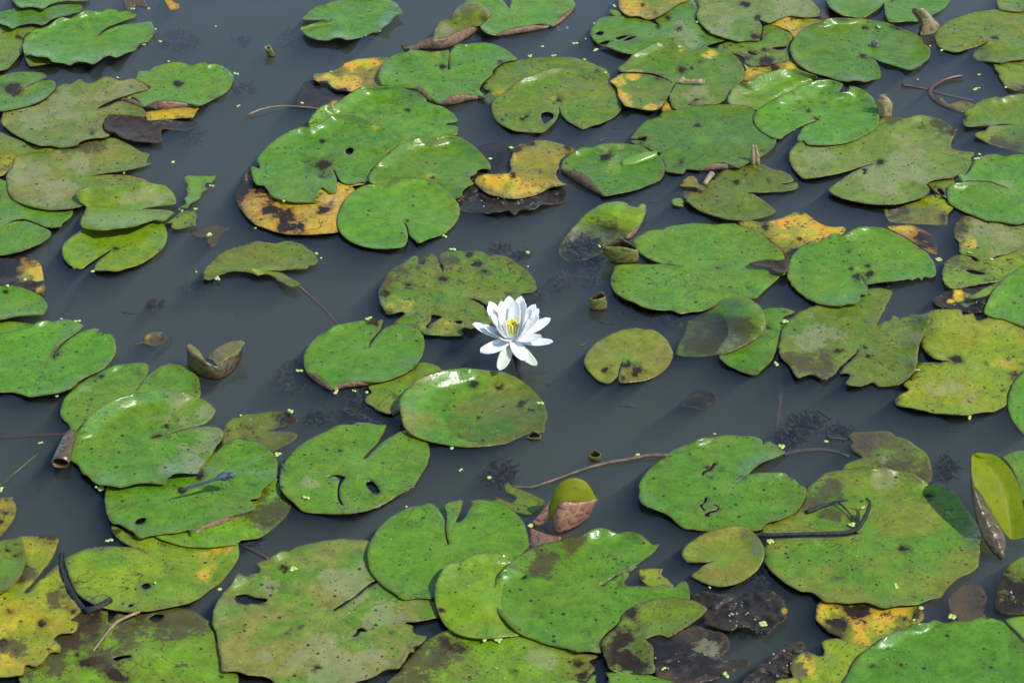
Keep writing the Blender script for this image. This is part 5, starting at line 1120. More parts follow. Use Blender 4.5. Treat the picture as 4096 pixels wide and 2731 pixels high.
# tan rolled leaf stub beside the bright spotted pad
e = empty('rolled_leaf', ORG('D', 1245, 938)); tag(e, 'tan rolled leaf tip standing against the right edge of the bright spotted pad', 'leaf')
og = np.array(e.location)
sheet('outer_roll', 'D', [[(1200, 950, 940), (1240, 952, 946), (1288, 945, 940)], [(1186, 870, 938), (1240, 880, 948), (1296, 870, 938)], [(1180, 810, 936), (1240, 815, 948), (1298, 825, 936)], [(1200, 758, 934), (1228, 768, 944), (1266, 785, 936)]], M_UNDER_PALE, M_UNDER_OLIVE, og, e)
sheet('inner_roll', 'D', [[(1200, 900, 926), (1240, 890, 922), (1285, 900, 926)], [(1205, 762, 928), (1240, 756, 924), (1268, 790, 928)]], M_UNDER_OLIVE, M_UNDER_PALE, og, e)
# rolled ridge on the folded pad
for p in PADS:
    if 'rolled fold across' in p['label']:
        R = loft('C', [[(1072, 1316, 1326), (1150, 1300, 1308), (1250, 1282, 1290), (1364, 1262, 1270)], [(1080, 1300, 1322), (1150, 1262, 1302), (1250, 1232, 1284), (1362, 1216, 1266)], [(1080, 1330, 1340), (1165, 1318, 1334), (1265, 1290, 1314), (1366, 1250, 1284)], [(1090, 1338, 1338), (1180, 1330, 1330), (1280, 1302, 1302), (1366, 1276, 1276)]], 16, 4)
        for r in R: r[:, 2] += p['zmean']
        me = grid_mesh('rolled_fold', [r - p['org'] for r in R])
        o = link('rolled_fold', me, simple_material('glossy_leaf_fold', (.10, .20, .015), (.14, .22, .03), 40, .3, .3), p['obj']); solid(o, .001, 0)
# curled cup beside the teal-hearted pad
ring_cup('curled_leaf', 'G', (1100, 795, 105, 26), [(920, 668, 800), (960, 672, 806), (1050, 676, 812), (1115, 682, 812), (1190, 700, 804), (1205, 690, 790), (1150, 650, 780), (1062, 600, 776), (1020, 640, 780), (985, 658, 786), (935, 650, 792)],
         'olive-brown leaf curled into a cup at the notch of the teal-hearted pad', 'leaf', M_UNDER_DRAB, M_UNDER_OLIVE)
ring_cup('leaf_tip', 'G', (895, 1172, 66, 20), [(824, 1086, 1170), (850, 1098, 1178), (900, 1090, 1180), (946, 1075, 1174), (936, 1045, 1166), (905, 1034, 1162), (878, 1050, 1164), (850, 1080, 1166)],
         'small dark rolled leaf tip poking from open water right of the flower', 'leaf', M_UNDER_DRAB, M_UNDER_OLIVE)
ring_cup('leaf_tip', 'K', (866, 1082, 44, 16), [(820, 1042, 1082), (845, 1056, 1088), (880, 1058, 1088), (910, 1042, 1084), (908, 1022, 1078), (888, 1014, 1076), (866, 998, 1076), (845, 1018, 1078)],
         'tiny curled leaf tip poking from the water above the floating twig', 'leaf', M_UNDER_DRAB, M_UNDER_OLIVE)
ring_cup('leaf_tip', 'K', (380, 912, 54, 18), [(330, 900, 912), (370, 906, 920), (410, 902, 918), (432, 890, 912), (405, 862, 906), (375, 848, 904), (352, 866, 906)],
         'tiny dark curled leaf tip at the front edge of the half-flooded oval pad', 'leaf', M_UNDER_DRAB, M_UNDER_OLIVE)
ring_cup('stem_stub', 'A', (2172, 452, 30, 11), [(2118, 384, 452), (2140, 396, 460), (2168, 388, 458), (2160, 370, 448), (2135, 364, 444)],
         'hollow brown stem stub sticking out of open water at the back', 'stem', M_UNDER_PALE, M_UNDER_OLIVE)
# slanted brown stub on the olive decayed pad
stick('stem_stub', 'G', [(1802, 95, 4), (1775, 130, 10), (1748, 172, 12)], 'short slanted brown stem stub on the olive decayed pad', 'stem', M_UNDER_PALE, (26, 19), rough=.1)
# horizontal rolled leaf at the left
e = empty('rolled_leaf', ORG('I', 500, 1050)); tag(e, 'brown leaf rolled into an open tube left of the mud-stained pad', 'leaf')
og = np.array(e.location)
A = on_plane(src('I', [575, 870]), .004)[0]; B = on_plane(src('I', [482, 1108]), .010)[0]
P = resample(np.array([A, A * .6 + B * .4 + [0, 0, .003], B]), 9); k = mpp('I', 480, 1100)
v, f = tube_pts(P, np.interp(np.linspace(0, 1, 9), [0, .5, 1], [50, 62, 74]) * k, 18, False)
v[:, 2] = P[:, 2].repeat(18) + (v[:, 2] - P[:, 2].repeat(18)) * .72
o = link('leaf_tube', mesh('leaf_tube', v - og, f), [M_UNDER_DRAB, M_UNDER_DRAB], e); solid(o, .0014, 1, 1)
# brown V-shaped leaf in open water
e = empty('curled_leaf', ORG('I', 1710, 420)); tag(e, 'brown leaf folded into a V with two raised tips, standing alone in open water', 'leaf')
og = np.array(e.location)
WB = [(1500, 305), (1530, 358), (1610, 408), (1690, 426), (1760, 424), (1840, 382), (1890, 322), (1922, 270)]
WR = [(1493, 172), (1532, 215), (1600, 268), (1650, 300), (1735, 334), (1800, 285), (1870, 245), (1952, 158)]
sheet('outer_wall', 'I', [[(x, y + 14, y) for x, y in WB], [((a[0] * .55 + b[0] * .45), (a[1] * .55 + b[1] * .45) + 4, a[1] + 8) for a, b in zip(WB, WR)], [(b[0], b[1], a[1]) for a, b in zip(WB, WR)]], M_UNDER_DRAB, M_UNDER_OLIVE, og, e, 26)
sheet('right_tip', 'I', [[(1735, 334, 400), (1800, 285, 380), (1870, 245, 350), (1952, 158, 300)], [(1690, 290, 340), (1750, 225, 310), (1830, 185, 285), (1956, 142, 275)], [(1650, 282, 300), (1705, 212, 275), (1790, 160, 255), (1860, 135, 245), (1935, 130, 250)]], M_UNDER_OLIVE, M_UNDER_DRAB, og, e)
sheet('left_tip', 'I', [[(1493, 172, 305), (1532, 215, 340), (1600, 268, 370), (1650, 300, 385)], [(1512, 155, 285), (1552, 178, 300), (1600, 218, 320), (1632, 280, 345)]], M_UNDER_OLIVE, M_UNDER_DRAB, og, e)
# red-backed rolled leaf
e = empty('rolled_leaf', ORG('K', 640, 1640)); tag(e, 'rolled leaf with veined red back and yellow-green inside near the floating twig', 'leaf')
og = np.array(e.location)
sheet('inner_face', 'K', [[(497, 1562, 1610), (520, 1543, 1618), (560, 1482, 1624), (610, 1418, 1626), (690, 1422, 1622), (780, 1418, 1606), (880, 1394, 1570)],
      [(500, 1520, 1596), (520, 1450, 1596), (560, 1380, 1596), (630, 1330, 1596), (710, 1310, 1594), (800, 1330, 1584), (876, 1385, 1562)],
      [(503, 1500, 1584), (515, 1420, 1576), (545, 1320, 1570), (620, 1245, 1564), (712, 1222, 1562), (800, 1262, 1560), (868, 1372, 1556)]], M_UNDER_GREEN, M_UNDER_RED, og, e, 22)
sheet('red_front', 'K', [[(530, 1612, 1606), (548, 1655, 1648), (585, 1668, 1662), (660, 1648, 1642), (735, 1612, 1606), (812, 1552, 1548)],
      [(524, 1575, 1612), (550, 1560, 1650), (600, 1540, 1660), (680, 1530, 1645), (770, 1505, 1615), (850, 1470, 1575)],
      [(520, 1545, 1610), (560, 1482, 1630), (610, 1416, 1632), (690, 1420, 1626), (780, 1416, 1606), (889, 1394, 1572)]], M_UNDER_RED, M_UNDER_GREEN, og, e, 22)
sheet('red_side', 'K', [[(345, 1596, 1592), (375, 1608, 1604), (400, 1612, 1608), (480, 1580, 1600)], [(430, 1510, 1592), (455, 1530, 1598), (480, 1540, 1602), (497, 1556, 1606)], [(508, 1412, 1580), (504, 1460, 1588), (500, 1510, 1596), (499, 1552, 1604)]], M_UNDER_RED, M_UNDER_GREEN, og, e)
sheet('sunken_side', 'K', [[(350, 1610, 1605, -.003), (420, 1640, 1630, -.003), (520, 1670, 1660, -.003), (600, 1680, 1670, -.003)], [(345, 1720, 1690, -.012), (420, 1740, 1720, -.012), (500, 1730, 1720, -.012), (600, 1700, 1700, -.012)]], M_UNDER_RED, M_UNDER_RED, og, e)
# tall upright leaf at the right border
e = empty('upright_leaf', ORG('P', 2170, 560)); tag(e, 'tall upright bright yellow-green leaf with brown back at the right border', 'leaf')
og = np.array(e.location)
RIM = [(1932, -238), (1926, -150), (1950, -20), (2010, 60), (2070, 180), (2120, 262), (2165, 325)]
yb = lambda y, d: 110 + (y + 276) / 836 * 450 + d
def up(pts, d): return [(x, y, yb(y, d)) for x, y in pts]
sheet('bright_face', 'P', [up(RIM, 0),
      up([(1942, -258), (1990, -180), (2070, -40), (2130, 80), (2170, 200), (2195, 290), (2210, 380)], -40),
      up([(1955, -266), (2060, -200), (2160, -60), (2220, 70), (2240, 200), (2250, 300), (2256, 420)], -60),
      up([(1985, -274), (2120, -255), (2230, -160), (2300, -40), (2335, 90), (2352, 220), (2362, 400)], -20)], M_UNDER_GREEN, None, og, e, 24, 5, 0)
sheet('brown_back', 'P', [up([(1927, -225), (1926, -100), (1932, 20), (1948, 150), (1995, 335), (2080, 500), (2168, 585)], 4),
      up([(1930, -200), (1934, -70), (1962, 60), (2010, 190), (2080, 340), (2140, 460), (2188, 560)], 26),
      up([(1932, -238), (1930, -140), (1956, -10), (2016, 70), (2090, 205), (2190, 370), (2207, 480)], 2)], M_UNDER_DRAB, M_UNDER_GREEN, og, e, 24, 5)
# dry curl lying on the cracked pad
e = empty('dry_curl', ORG('C', 1630, 675)); tag(e, 'small dry brown twisted leaf curl lying on the cracked yellow-rimmed pad', 'leaf')
og = np.array(e.location)
sheet('blade', 'C', [[(1520, 684, 690), (1600, 684, 692), (1680, 690, 696), (1742, 694, 700)], [(1545, 655, 682), (1600, 668, 690), (1690, 672, 692), (1746, 682, 696)], [(1572, 636, 676), (1610, 664, 684), (1700, 656, 686), (1746, 664, 690)]], M_UNDER_PALE, M_UNDER_PALE, og, e).location.z = .006
# blade of grass at the left
R = [on_plane(src('I', [-30 + 330 * t, 1310 - 280 * t]), .012 + .02 * math.sin(t * 2.2))[0] for t in np.linspace(0, 1, 12)]
w_ = [mpp('I', 100, 1200) * 17 * (1 - t ** 1.6) + .0002 for t in np.linspace(0, 1, 12)]
og = ORG('I', 0, 1290)
rows = [np.array([r + [s * w * .7, s * w * .6, -abs(s) * .0006] for r, w in zip(R, w_)]) - og for s in (-1, 0, 1)]
o = link('grass_blade', grid_mesh('grass_blade', rows), simple_material('grass_green', (.10, .24, .03), (.14, .28, .05), 60, .4, trans=.3), None, og); solid(o, .0004, 0)
tag(o, 'single green grass blade leaning in from the left border', 'grass')

# ------------------------------------------------------------------ the white water lily
M_PETAL, t_ = newmat('white_petal'); g = G(t_)
co = g.n('TexCoord').outputs['Object']
pc = g.mix(g.ramp(g.noise(co, 70, 3), .3, .7), (.94, .92, .87), (.91, .90, .86))
a_ = g.pbr(Base_Color=pc, Roughness=.5, Specular_IOR_Level=.3)
b_ = g.n('BsdfTranslucent'); b_.inputs[0].default_value = (.94, .92, .84, 1)
ms = g.n('MixShader'); ms.inputs[0].default_value = .28
t_.links.new(a_, ms.inputs[1]); t_.links.new(b_.outputs[0], ms.inputs[2]); g.out(ms.outputs[0])
M_SEPAL = simple_material('cream_sepal', (.66, .68, .56), (.58, .60, .40), 60, .5, .3, .0006, trans=.15)
M_STAMEN = simple_material('yellow_stamen', (.95, .84, .05), (.95, .90, .25), 120, .5, .2, .0003, trans=.35)
M_STALK_GREEN = simple_material('flower_stalk', (.07, .06, .025), (.12, .07, .04), 50, .45)
HUB = on_plane(src('Z', [885, 880]), .036)[0]
fl = empty('water_lily_flower', (HUB[0], HUB[1], 0)); tag(fl, 'white water lily in full bloom with a yellow centre, raised above open water', 'flower')
FO = np.array(fl.location)
UP = np.array([0.03, -.16, 1.0]); UP /= np.linalg.norm(UP)
def petal(tip_px, L, Wd, side, mat, name, up0=0.0, off=.004):
    L *= .001; Wd *= .00122
    d = rays(src('Z', tip_px))[0]; d = d / np.linalg.norm(d)
    hub = HUB + UP * up0
    oc = CAM - hub
    b = float(np.dot(oc, d)); c = float(np.dot(oc, oc))
    mn = math.sqrt(max(c - b * b, 0))
    if L == 0: L = mn * 1.5
    if L < mn * 1.01: L = mn * 1.01
    dq = math.sqrt(max(b * b - (c - L * L), 0))
    tip = CAM + d * (-b - dq if side == 'f' else -b + dq)
    if tip[2] < .003: tip[2] = .003
    ax = tip - hub; ax /= np.linalg.norm(ax)
    out = ax - UP * np.dot(ax, UP); out /= np.linalg.norm(out) + 1e-9
    base = hub + out * off
    N = UP - ax * np.dot(UP, ax)
    if np.linalg.norm(N) < .2: N = -out
    N /= np.linalg.norm(N)
    if np.dot(N, UP) < 0 and abs(np.dot(N, UP)) > .1: N = -N
    S_ = np.cross(ax, N)
    rows = []
    ctrl = (base + tip) / 2 - N * L * .16
    for i in range(13):
        s = i / 12
        p0 = base * (1 - s) ** 2 + ctrl * 2 * s * (1 - s) + tip * s * s
        w = Wd / 2 * ((s + .12) ** .62 * (1 - s) ** .52) / .72
        row = []
        for j in range(7):
            u = (j - 3) / 3
            row.append(p0 + S_ * w * u + N * (w * .42 * u * u * (1 - .4 * s)))
        rows.append(np.array(row) - FO)
    o = link(name, grid_mesh(name, rows), mat, fl); solid(o, .0007, 0)
    return o
SEP = [((660, 1484), 64, 21, 'f'), ((1326, 1402), 68, 20, 'f'), ((322, 1165), 62, 24, 'f'), ((1628, 970), 64, 20, 'f')]
for i, (q, L, w, s) in enumerate(SEP):
    petal(q, L, w, s, M_SEPAL if i < 2 else M_PETAL, 'sepal', -.003)
for q, L, w, s in [((180, 648), 62, 23, 'f'), ((368, 680), 50, 20, 'f'), ((318, 1150), 62, 23, 'f'), ((1132, 1314), 58, 23, 'f'), ((1416, 892), 52, 23, 'f'), ((1580, 545), 64, 22, 'b'), ((1374, 508), 50, 18, 'f'),
                    ((690, 920), 34, 19, 'f'), ((478, 244), 62, 22, 'b'), ((444, 332), 58, 22, 'f'), ((505, 455), 50, 18, 'f'), ((682, 240), 56, 22, 'f'), ((830, 146), 64, 23, 'b'), ((950, 230), 55, 22, 'f'),
                    ((1055, 146), 64, 22, 'b'), ((1105, 230), 58, 21, 'f'), ((1306, 294), 60, 21, 'b'), ((1366, 372), 60, 20, 'b'), ((760, 235), 56, 20, 'b'), ((1250, 375), 50, 18, 'f')]:
    petal(q, L, w, s, M_PETAL, 'petal')
for q, L, w, s in [((690, 390), 42, 17, 'b'), ((1075, 352), 42, 17, 'b'), ((850, 345), 44, 18, 'b'), ((980, 340), 44, 17, 'b')]:
    petal(q, L, w, s, M_PETAL, 'petal', .003)
for q, w in [((600, 678), 21), ((765, 598), 18), ((905, 668), 22), ((1050, 600), 18), ((1130, 765), 21), ((1188, 572), 19), ((632, 530), 17), ((1148, 455), 17)]:
    petal(q, 0, w, 'f', M_PETAL, 'petal', .002, .009)
rs = random.Random(5)
for i in range(44):
    a = i * 2.39996; rr = .0012 + .0052 * math.sqrt((i + .5) / 44)
    X = np.array([1., 0, 0]); Y = np.cross(UP, X)
    o_ = X * math.cos(a) + Y * math.sin(a)
    L = .016 + .007 * rr / .0064 + rs.uniform(-.002, .002)
    b0 = HUB + UP * .006 + o_ * rr
    P = [b0, b0 + UP * L * .5 + o_ * .003, b0 + UP * L + o_ * rs.uniform(-.001, .003)]
    P = resample(np.array(P), 5)
    v, f = tube_pts(P, np.array([.0012, .0016, .0016, .0013, .0007]), 5)
    link('stamen', mesh('stamen', v - FO, f), M_STAMEN, fl)
P = resample(np.array([HUB + [0, 0, .002], HUB + [.004, .006, -.03], HUB + [.02, .03, -.12]]), 10)
v, f = tube_pts(P, np.linspace(.006, .0042, 10), 10)
link('stem', mesh('stem', v - FO, f), M_STALK_GREEN, fl)

# ------------------------------------------------------------------ animals
def ellipsoid(c, r, axis, seg=10, rings=7):
    ax = np.array(axis, float); ax /= np.linalg.norm(ax)
    u = np.cross(ax, [0, 0, 1.]); u /= np.linalg.norm(u); w = np.cross(u, ax)
    rows = []
    for i in range(rings + 1):
        th = math.pi * i / rings
        rows.append(np.array([np.array(c) - ax * math.cos(th) * r[0] + (u * math.cos(2 * math.pi * j / seg) * r[1] + w * math.sin(2 * math.pi * j / seg) * r[2]) * max(math.sin(th), .02) for j in range(seg)]))
    return rows
M_DRAGON = simple_material('dragonfly_blue_grey', (.055, .070, .105), (.028, .030, .040), 160, .45, .3, .0004)
M_WING, t_ = newmat('dragonfly_wing'); g = G(t_)
ms = g.n('MixShader'); ms.inputs[0].default_value = .13
tr_ = g.n('BsdfTransparent'); t_.links.new(tr_.outputs[0], ms.inputs[1]); t_.links.new(g.pbr(Base_Color=(.16, .19, .22), Roughness=.3), ms.inputs[2]); g.out(ms.outputs[0])
def at(tile, x, y, z): return on_plane(src(tile, [x, y]), z)[0]
TH = at('I', 1800, 1208, .034)
df = empty('dragonfly', (TH[0], TH[1], 0)); tag(df, 'blue-grey dragonfly hovering just over the pad with the eye-shaped hole', 'dragonfly')
DO = np.array(df.location)
hd = at('I', 1862, 1204, .036); tl = at('I', 1450, 1322, .026)
bax = hd - tl
body = []
Pb = [tl, tl * .6 + at('I', 1715, 1238, .034) * .4, at('I', 1715, 1238, .034), at('I', 1760, 1220, .035), TH, at('I', 1838, 1205, .036), hd, hd + (hd - TH) * .25]
Pb = resample(np.array(Pb), 26)
ss = np.linspace(0, 1, 26)
rb = np.interp(ss, [0, .1, .5, .66, .72, .80, .86, .89, .93, .97, 1], [.0012, .0020, .0021, .0027, .0048, .0068, .0055, .0030, .0048, .0042, .001])
v, f = tube_pts(Pb, rb, 12)
bo = link('body', mesh('body', v - DO, f), M_DRAGON, df)
for (tx, ty, w_, zz, bx) in ((2150, 1028, .0085, .046, 8), (2210, 1180, .0095, .040, 0), (1395, 1045, .0085, .048, 4), (1300, 1165, .0095, .042, -6)):
    a = TH + np.array([0, 0, .004]); b = at('I', tx, ty, zz)
    d = b - a; L = np.linalg.norm(d); d /= L
    sN = np.cross(d, [0, 0, 1.]); sN /= np.linalg.norm(sN)
    rows = []
    for i in range(15):
        s = i / 14; w = w_ * (.25 + .75 * math.sin(math.pi * min(1, s * .62 + .12)) ** .8) * (1 if s < .9 else math.sqrt(max(1 - ((s - .9) / .1) ** 2, .02))) / 2
        rows.append(np.array([a + d * L * s + sN * w * q for q in (-1, -.4, .3, 1)]) - DO)
    link('wing', grid_mesh('wing', rows), M_WING, df)
for k_, (dx, dy) in enumerate(((.006, .006), (-.004, .008), (.008, -.002), (-.006, -.004), (.002, -.007), (.010, .003))):
    P = resample(np.array([TH + [0, 0, -.004], TH + [dx * .7, dy * .7, -.009], TH + [dx, dy, -.014]]), 5)
    v, f = tube_pts(P, np.full(5, .0005), 5)
    link('leg', mesh('leg', v - DO, f), M_DRAGON, df)
# damselfly on the edge of the cracked pad
a, b = at('J', 315, 1120, .006), at('J', 385, 1208, .009)
ds = empty('damselfly', (a[0], a[1], 0)); tag(ds, 'tiny thin green damselfly resting on the left edge of the forked-crack pad', 'damselfly')
do = np.array(ds.location)
P = resample(np.array([a + (a - b) * .1, a, b]), 12)
v, f = tube_pts(P, np.interp(np.linspace(0, 1, 12), [0, .06, .12, .3, 1], [.0012, .0016, .0013, .0006, .0005]), 7)
link('body', mesh('body', v - do, f), simple_material('damselfly_green', (.06, .12, .03), (.03, .06, .02), 200, .4), ds)
for q in (.0016, -.0016):
    rows = [np.array([a + (b - a) * s + np.array([q * s * 1.5 + w, 0, .0015 + s * .001]) for w in (-.0009 * math.sin(math.pi * min(s + .1, 1)), .0009 * math.sin(math.pi * min(s + .1, 1)))]) - do for s in np.linspace(.05, .9, 8)]
    link('wing', grid_mesh('wing', rows), M_WING, ds)
# snail on the big spotted pad
c = at('D', 1155, 352, .007); k = mpp('D', 1155, 352)
P, rd = [], []
for i in range(34):
    s = i / 33; an = s * 2 * math.pi * 2.3; r = 24 * k * (1 - s) ** .9
    P.append(c + np.array([r * math.cos(an) * .8, -.002 * s + r * .12 * math.sin(an), r * math.sin(an) * .75 + .001])); rd.append(15 * k * (1 - s * .82))
v, f = tube_pts(np.array(P), np.array(rd), 10)
sn = empty('snail', (c[0], c[1], 0)); so = np.array(sn.location)
tag(sn, 'small dark grey pond snail sitting near the heart of the large spotted pad', 'snail')
link('shell', mesh('shell', v - so, f), simple_material('snail_shell', (.06, .06, .065), (.10, .10, .10), 200, .45), sn)
rows = ellipsoid(c + np.array([.001, -.003, -.0045]), (.0075, .003, .0022), (1, -.3, 0))
link('foot', grid_mesh('foot', [r - so for r in rows], True), M_FISH, sn)
# minnows
def minnow():
    rows = []
    for i in range(13):
        s = i / 12
        h = .085 * math.sin(math.pi * min(s * 1.02 + .05, 1)) ** .7 * (1 - .55 * s) + .012
        if s > .86: h = .02 + (s - .86) * .55
        w = .055 * math.sin(math.pi * min(s + .08, 1)) ** .8 * (1 - .5 * s) + .004
        rows.append(np.array([(s, math.cos(2 * math.pi * j / 8) * w, math.sin(2 * math.pi * j / 8) * h) for j in range(8)]))
    return grid_mesh('minnow', rows, True)
FM = minnow(); FM.materials.append(M_FISH)
for t, x0, y0, x1, y1 in [('G', 1290, 318, 1362, 336), ('G', 900, 1284, 1016, 1301), ('G', 745, 1468, 825, 1450), ('E', 612, 1105, 648, 1042), ('E', 965, 1200, 1082, 1218), ('I', 1382, 90, 1302, 236), ('K', 1192, 652, 1058, 656),
                          ('L', 700, 690, 802, 766), ('L', 1715, 848, 1812, 866), ('C', 1000, 1025, 1086, 1040), ('C', 905, 1130, 1000, 1100), ('E', 1893, 1210, 1908, 1262)]:
    a, b = at(t, x0, y0, -.005), at(t, x1, y1, -.006)
    o = bpy.data.objects.new('minnow', FM); COL.objects.link(o)
    o.location = a; L = float(np.linalg.norm(b - a)); o.scale = (L, L, L)
    o.rotation_euler = (0, 0, math.atan2(b[1] - a[1], b[0] - a[0]))
    tag(o, 'tiny dark minnow swimming just under the open water surface', 'fish', 'minnows in the open water')

# ------------------------------------------------------------------ pondweed
def weed(tile, x, y, rx, ry, dz, seed, label):
    r_ = random.Random(seed)
    k = mpp(tile, x, y)
    c = at(tile, x, y, 0)
    V, F = [], []
    n = max(24, int(rx * ry / 62))
    for i in range(n):
        a = r_.uniform(0, 2 * math.pi); q = math.sqrt(r_.random())
        px_, py_ = x + math.cos(a) * q * rx, y + math.sin(a) * q * ry
        p0 = at(tile, px_, py_, -dz * .002 - .003 - r_.uniform(0, .018)) - c
        an = r_.uniform(0, 2 * math.pi); L = r_.uniform(.006, .015)
        d = np.array([math.cos(an), math.sin(an), r_.uniform(-.2, .5)])
        side = np.cross(d, [0, 0, 1.])
        for s in range(9):
            b = p0 + d * L * s / 9
            ll = .0042 * (1 - .5 * s / 9)
            for w in range(5):
                th = 2 * math.pi * w / 5 + s * .6
                e_ = side * math.cos(th) + np.array([0, 0, 1.]) * math.sin(th) * .7 + d * .45
                e_ = e_ / np.linalg.norm(e_) * ll * r_.uniform(.6, 1.1)
                m_ = np.cross(e_, d); m_ = m_ / (np.linalg.norm(m_) + 1e-9) * .00065
                q0 = len(V)
                V += [b + m_, b - m_, b + e_]; F.append((q0, q0 + 1, q0 + 2))
    V = np.array(V); zmax = V[:, 2].max()
    if zmax > .002: V[:, 2] = np.minimum(V[:, 2], .002)
    o = link('pondweed', mesh('pondweed', V, F, False), M_ALGA, None, c)
    tag(o, label, 'pondweed')
for i, (t, x, y, rx, ry, dz, lb) in enumerate([
    ('A', 1420, 330, 170, 75, 12, 'dark feathery pondweed under water right of the scalloped pad'),
    ('A', 1960, 712, 120, 40, 9, 'thin dark pondweed streak under water right of the upturned-rim pad'),
    ('A', 1530, 1070, 100, 100, 11, 'dark pondweed blur beside the black wrinkled rotten leaf'),
    ('A', 1925, 345, 60, 45, 13, 'small dark pondweed tuft left of the hollow stem stub'),
    ('B', 350, 310, 60, 75, 15, 'pondweed tuft deep under water right of the hollow stem stub'),
    ('F', 2060, 690, 90, 38, 4, 'sparse dark pondweed behind the tattered pad'),
    ('F', 2225, 745, 80, 38, 3, 'pondweed sprig at the surface above the right end of the tattered pad'),
    ('G', 790, 715, 170, 110, 2, 'feathery brown pondweed lying over the sunken half of the leaf with a raised back edge'),
    ('G', 830, 890, 70, 120, 6, 'tall feathery pondweed sprig in front of the curled cup leaf'),
    ('G', 610, 960, 100, 70, 9, 'dim pondweed sprigs in open water behind the flower'),
    ('G', 380, 1060, 90, 60, 10, 'dim pondweed just right of the flower top'),
    ('G', 1230, 1170, 190, 60, 5, 'long brown pondweed bank along the front edge of the teal-hearted pad'),
    ('G', 1485, 1272, 65, 42, 3, 'pondweed ball at the end of the bank near the half-raised leaf'),
    ('J', 420, 440, 130, 120, 9, 'dark pondweed cloud left of the pointed-fold pad'),
    ('J', 600, 745, 95, 50, 2, 'pondweed tuft behind the forked-crack pad'),
    ('J', 900, 670, 80, 80, 1, 'pondweed sprig in front of the pointed-fold pad'),
    ('J', 1080, 780, 130, 65, 4, 'pondweed between the forked-crack pad and the half-flooded oval pad'),
    ('J', 850, 520, 110, 36, 1, 'brown pondweed with duckweed beneath the pointed fold'),
    ('K', 115, 1190, 110, 110, 2, 'brown pondweed heap at the pale end of the floating twig'),
    ('L', 600, 790, 130, 90, 2, 'brown pondweed heap behind the notch of the scribbled pad'),
    ('L', 480, 900, 100, 70, 2, 'pondweed at the back right corner of the scribbled pad'),
    ('L', 860, 860, 100, 55, 3, 'pondweed tail leading to the brown silted leaf'),
    ('L', 1730, 1150, 80, 100, 3, 'pondweed sprig left of the tall upright leaf'),
    ('E', 1600, 1000, 140, 45, 10, 'dim pondweed under the left tip of the crescent pad'),
    ('P', 240, 730, 75, 90, 3, 'pondweed fan in front of the small bronze pad with orange heart'),
    ('H', 1175, 990, 75, 34, 1, 'pondweed at the straight toothed edge of the black-star pad'),
    ('J', 2330 - 1946, 340, 60, 60, 10, 'dim pondweed right of the brown V-folded leaf'),
    ('M', 2000, 440, 85, 36, 1, 'pondweed at the front edge of the yellow-green leaf with silted corner'),
]):
    weed(t, x, y, rx, ry, dz, 100 + i, lb)

# ------------------------------------------------------------------ duckweed: a few fronds joined into tiny rafts
def frond_raft(n, seed):
    r_ = random.Random(seed); V, F = [], []
    for i in range(n):
        a = i * 2 * math.pi / n + r_.uniform(-.4, .4); d = .0024 if n > 1 else 0
        cx, cy = d * math.cos(a), d * math.sin(a); ro = r_.uniform(0, 3)
        q0 = len(V); V.append((cx, cy, .0011))
        for ring, (rr, zz) in enumerate(((.6, .0010), (1.0, .0005), (.9, -.0004))):
            for j in range(10):
                t = 2 * math.pi * j / 10
                x_, y_ = .0030 * rr * math.cos(t), .0021 * rr * math.sin(t)
                V.append((cx + x_ * math.cos(ro) - y_ * math.sin(ro), cy + x_ * math.sin(ro) + y_ * math.cos(ro), zz))
        for j in range(10):
            k_ = (j + 1) % 10
            F.append((q0, q0 + 1 + j, q0 + 1 + k_))
            for g_ in (0, 10): F.append((q0 + 1 + g_ + j, q0 + 11 + g_ + j, q0 + 11 + g_ + k_, q0 + 1 + g_ + k_))
    me = mesh('duckweed', V, F); me.materials.append(M_DUCK); return me
RAFT = [frond_raft(n, n * 7) for n in (1, 2, 3, 4)]
DW = dict(A='1062 70 2;1188 70 1;1725 212 1;1243 235 1;1280 333 1;1150 357 2;1348 493 1;1885 592 2;1908 849 2;940 622 1;1383 1297 1;990 1382 2;1690 1487 2;1035 790 1',
          B='700 573 1;1095 250 1;470 825 1;2140 1180 3;2300 450 2;1975 1270 1',
          C='860 187 1;1020 50 2;708 349 2;793 312 1;447 373 1;870 400 2;340 452 2;537 447 2;782 477 1;200 1182 3;1683 178 1;950 582 1;1780 465 3',
          D='1190 215 2;1692 404 1;1500 637 1;1990 598 1;1965 715 2;1993 704 1;1972 1267 2;1993 1235 1;1600 368 1;2205 700 1',
          E='1450 380 2;1562 373 3;1673 577 3;742 872 1;1570 877 1;1740 930 3;200 938 1;490 1252 1;618 1272 2;60 988 1',
          F='97 527 1;323 310 1;1607 590 2;622 766 1;585 730 1;1675 695 2;2278 834 1;2272 718 1;1003 1250 2',
          G='905 670 2;332 722 1', H='1668 778 4;1918 724 2;440 1273 3;2090 775 1',
          I='325 943 2;5 1317 2;808 1310 4;768 1298 1;2325 690 2;455 568 1;1925 725 1',
          J='447 370 2;745 538 2;888 528 2;988 541 1;627 473 1;380 690 2;275 1037 3;505 1380 2;1737 1161 2;1967 1222 1;1668 988 1;1305 1455 1',
          K='430 625 2;1200 1047 2;1825 873 1;20 1222 1', L='372 313 2;1497 360 2;1912 740 2;412 974 3;1064 1462 2;768 933 1',
          M='873 425 2;1240 765 1;1757 818 1', N='400 655 3;2300 305 4;1930 1225 1;2037 1222 2',
          O='350 310 4;2268 435 4;2215 1095 4;1415 1450 2;1912 1503 2;92 1222 2;1785 803 1', P='320 435 1;975 300 3;1528 967 4;1776 1037 4;1330 790 2;1470 1062 1;262 1095 4')
dk = 0
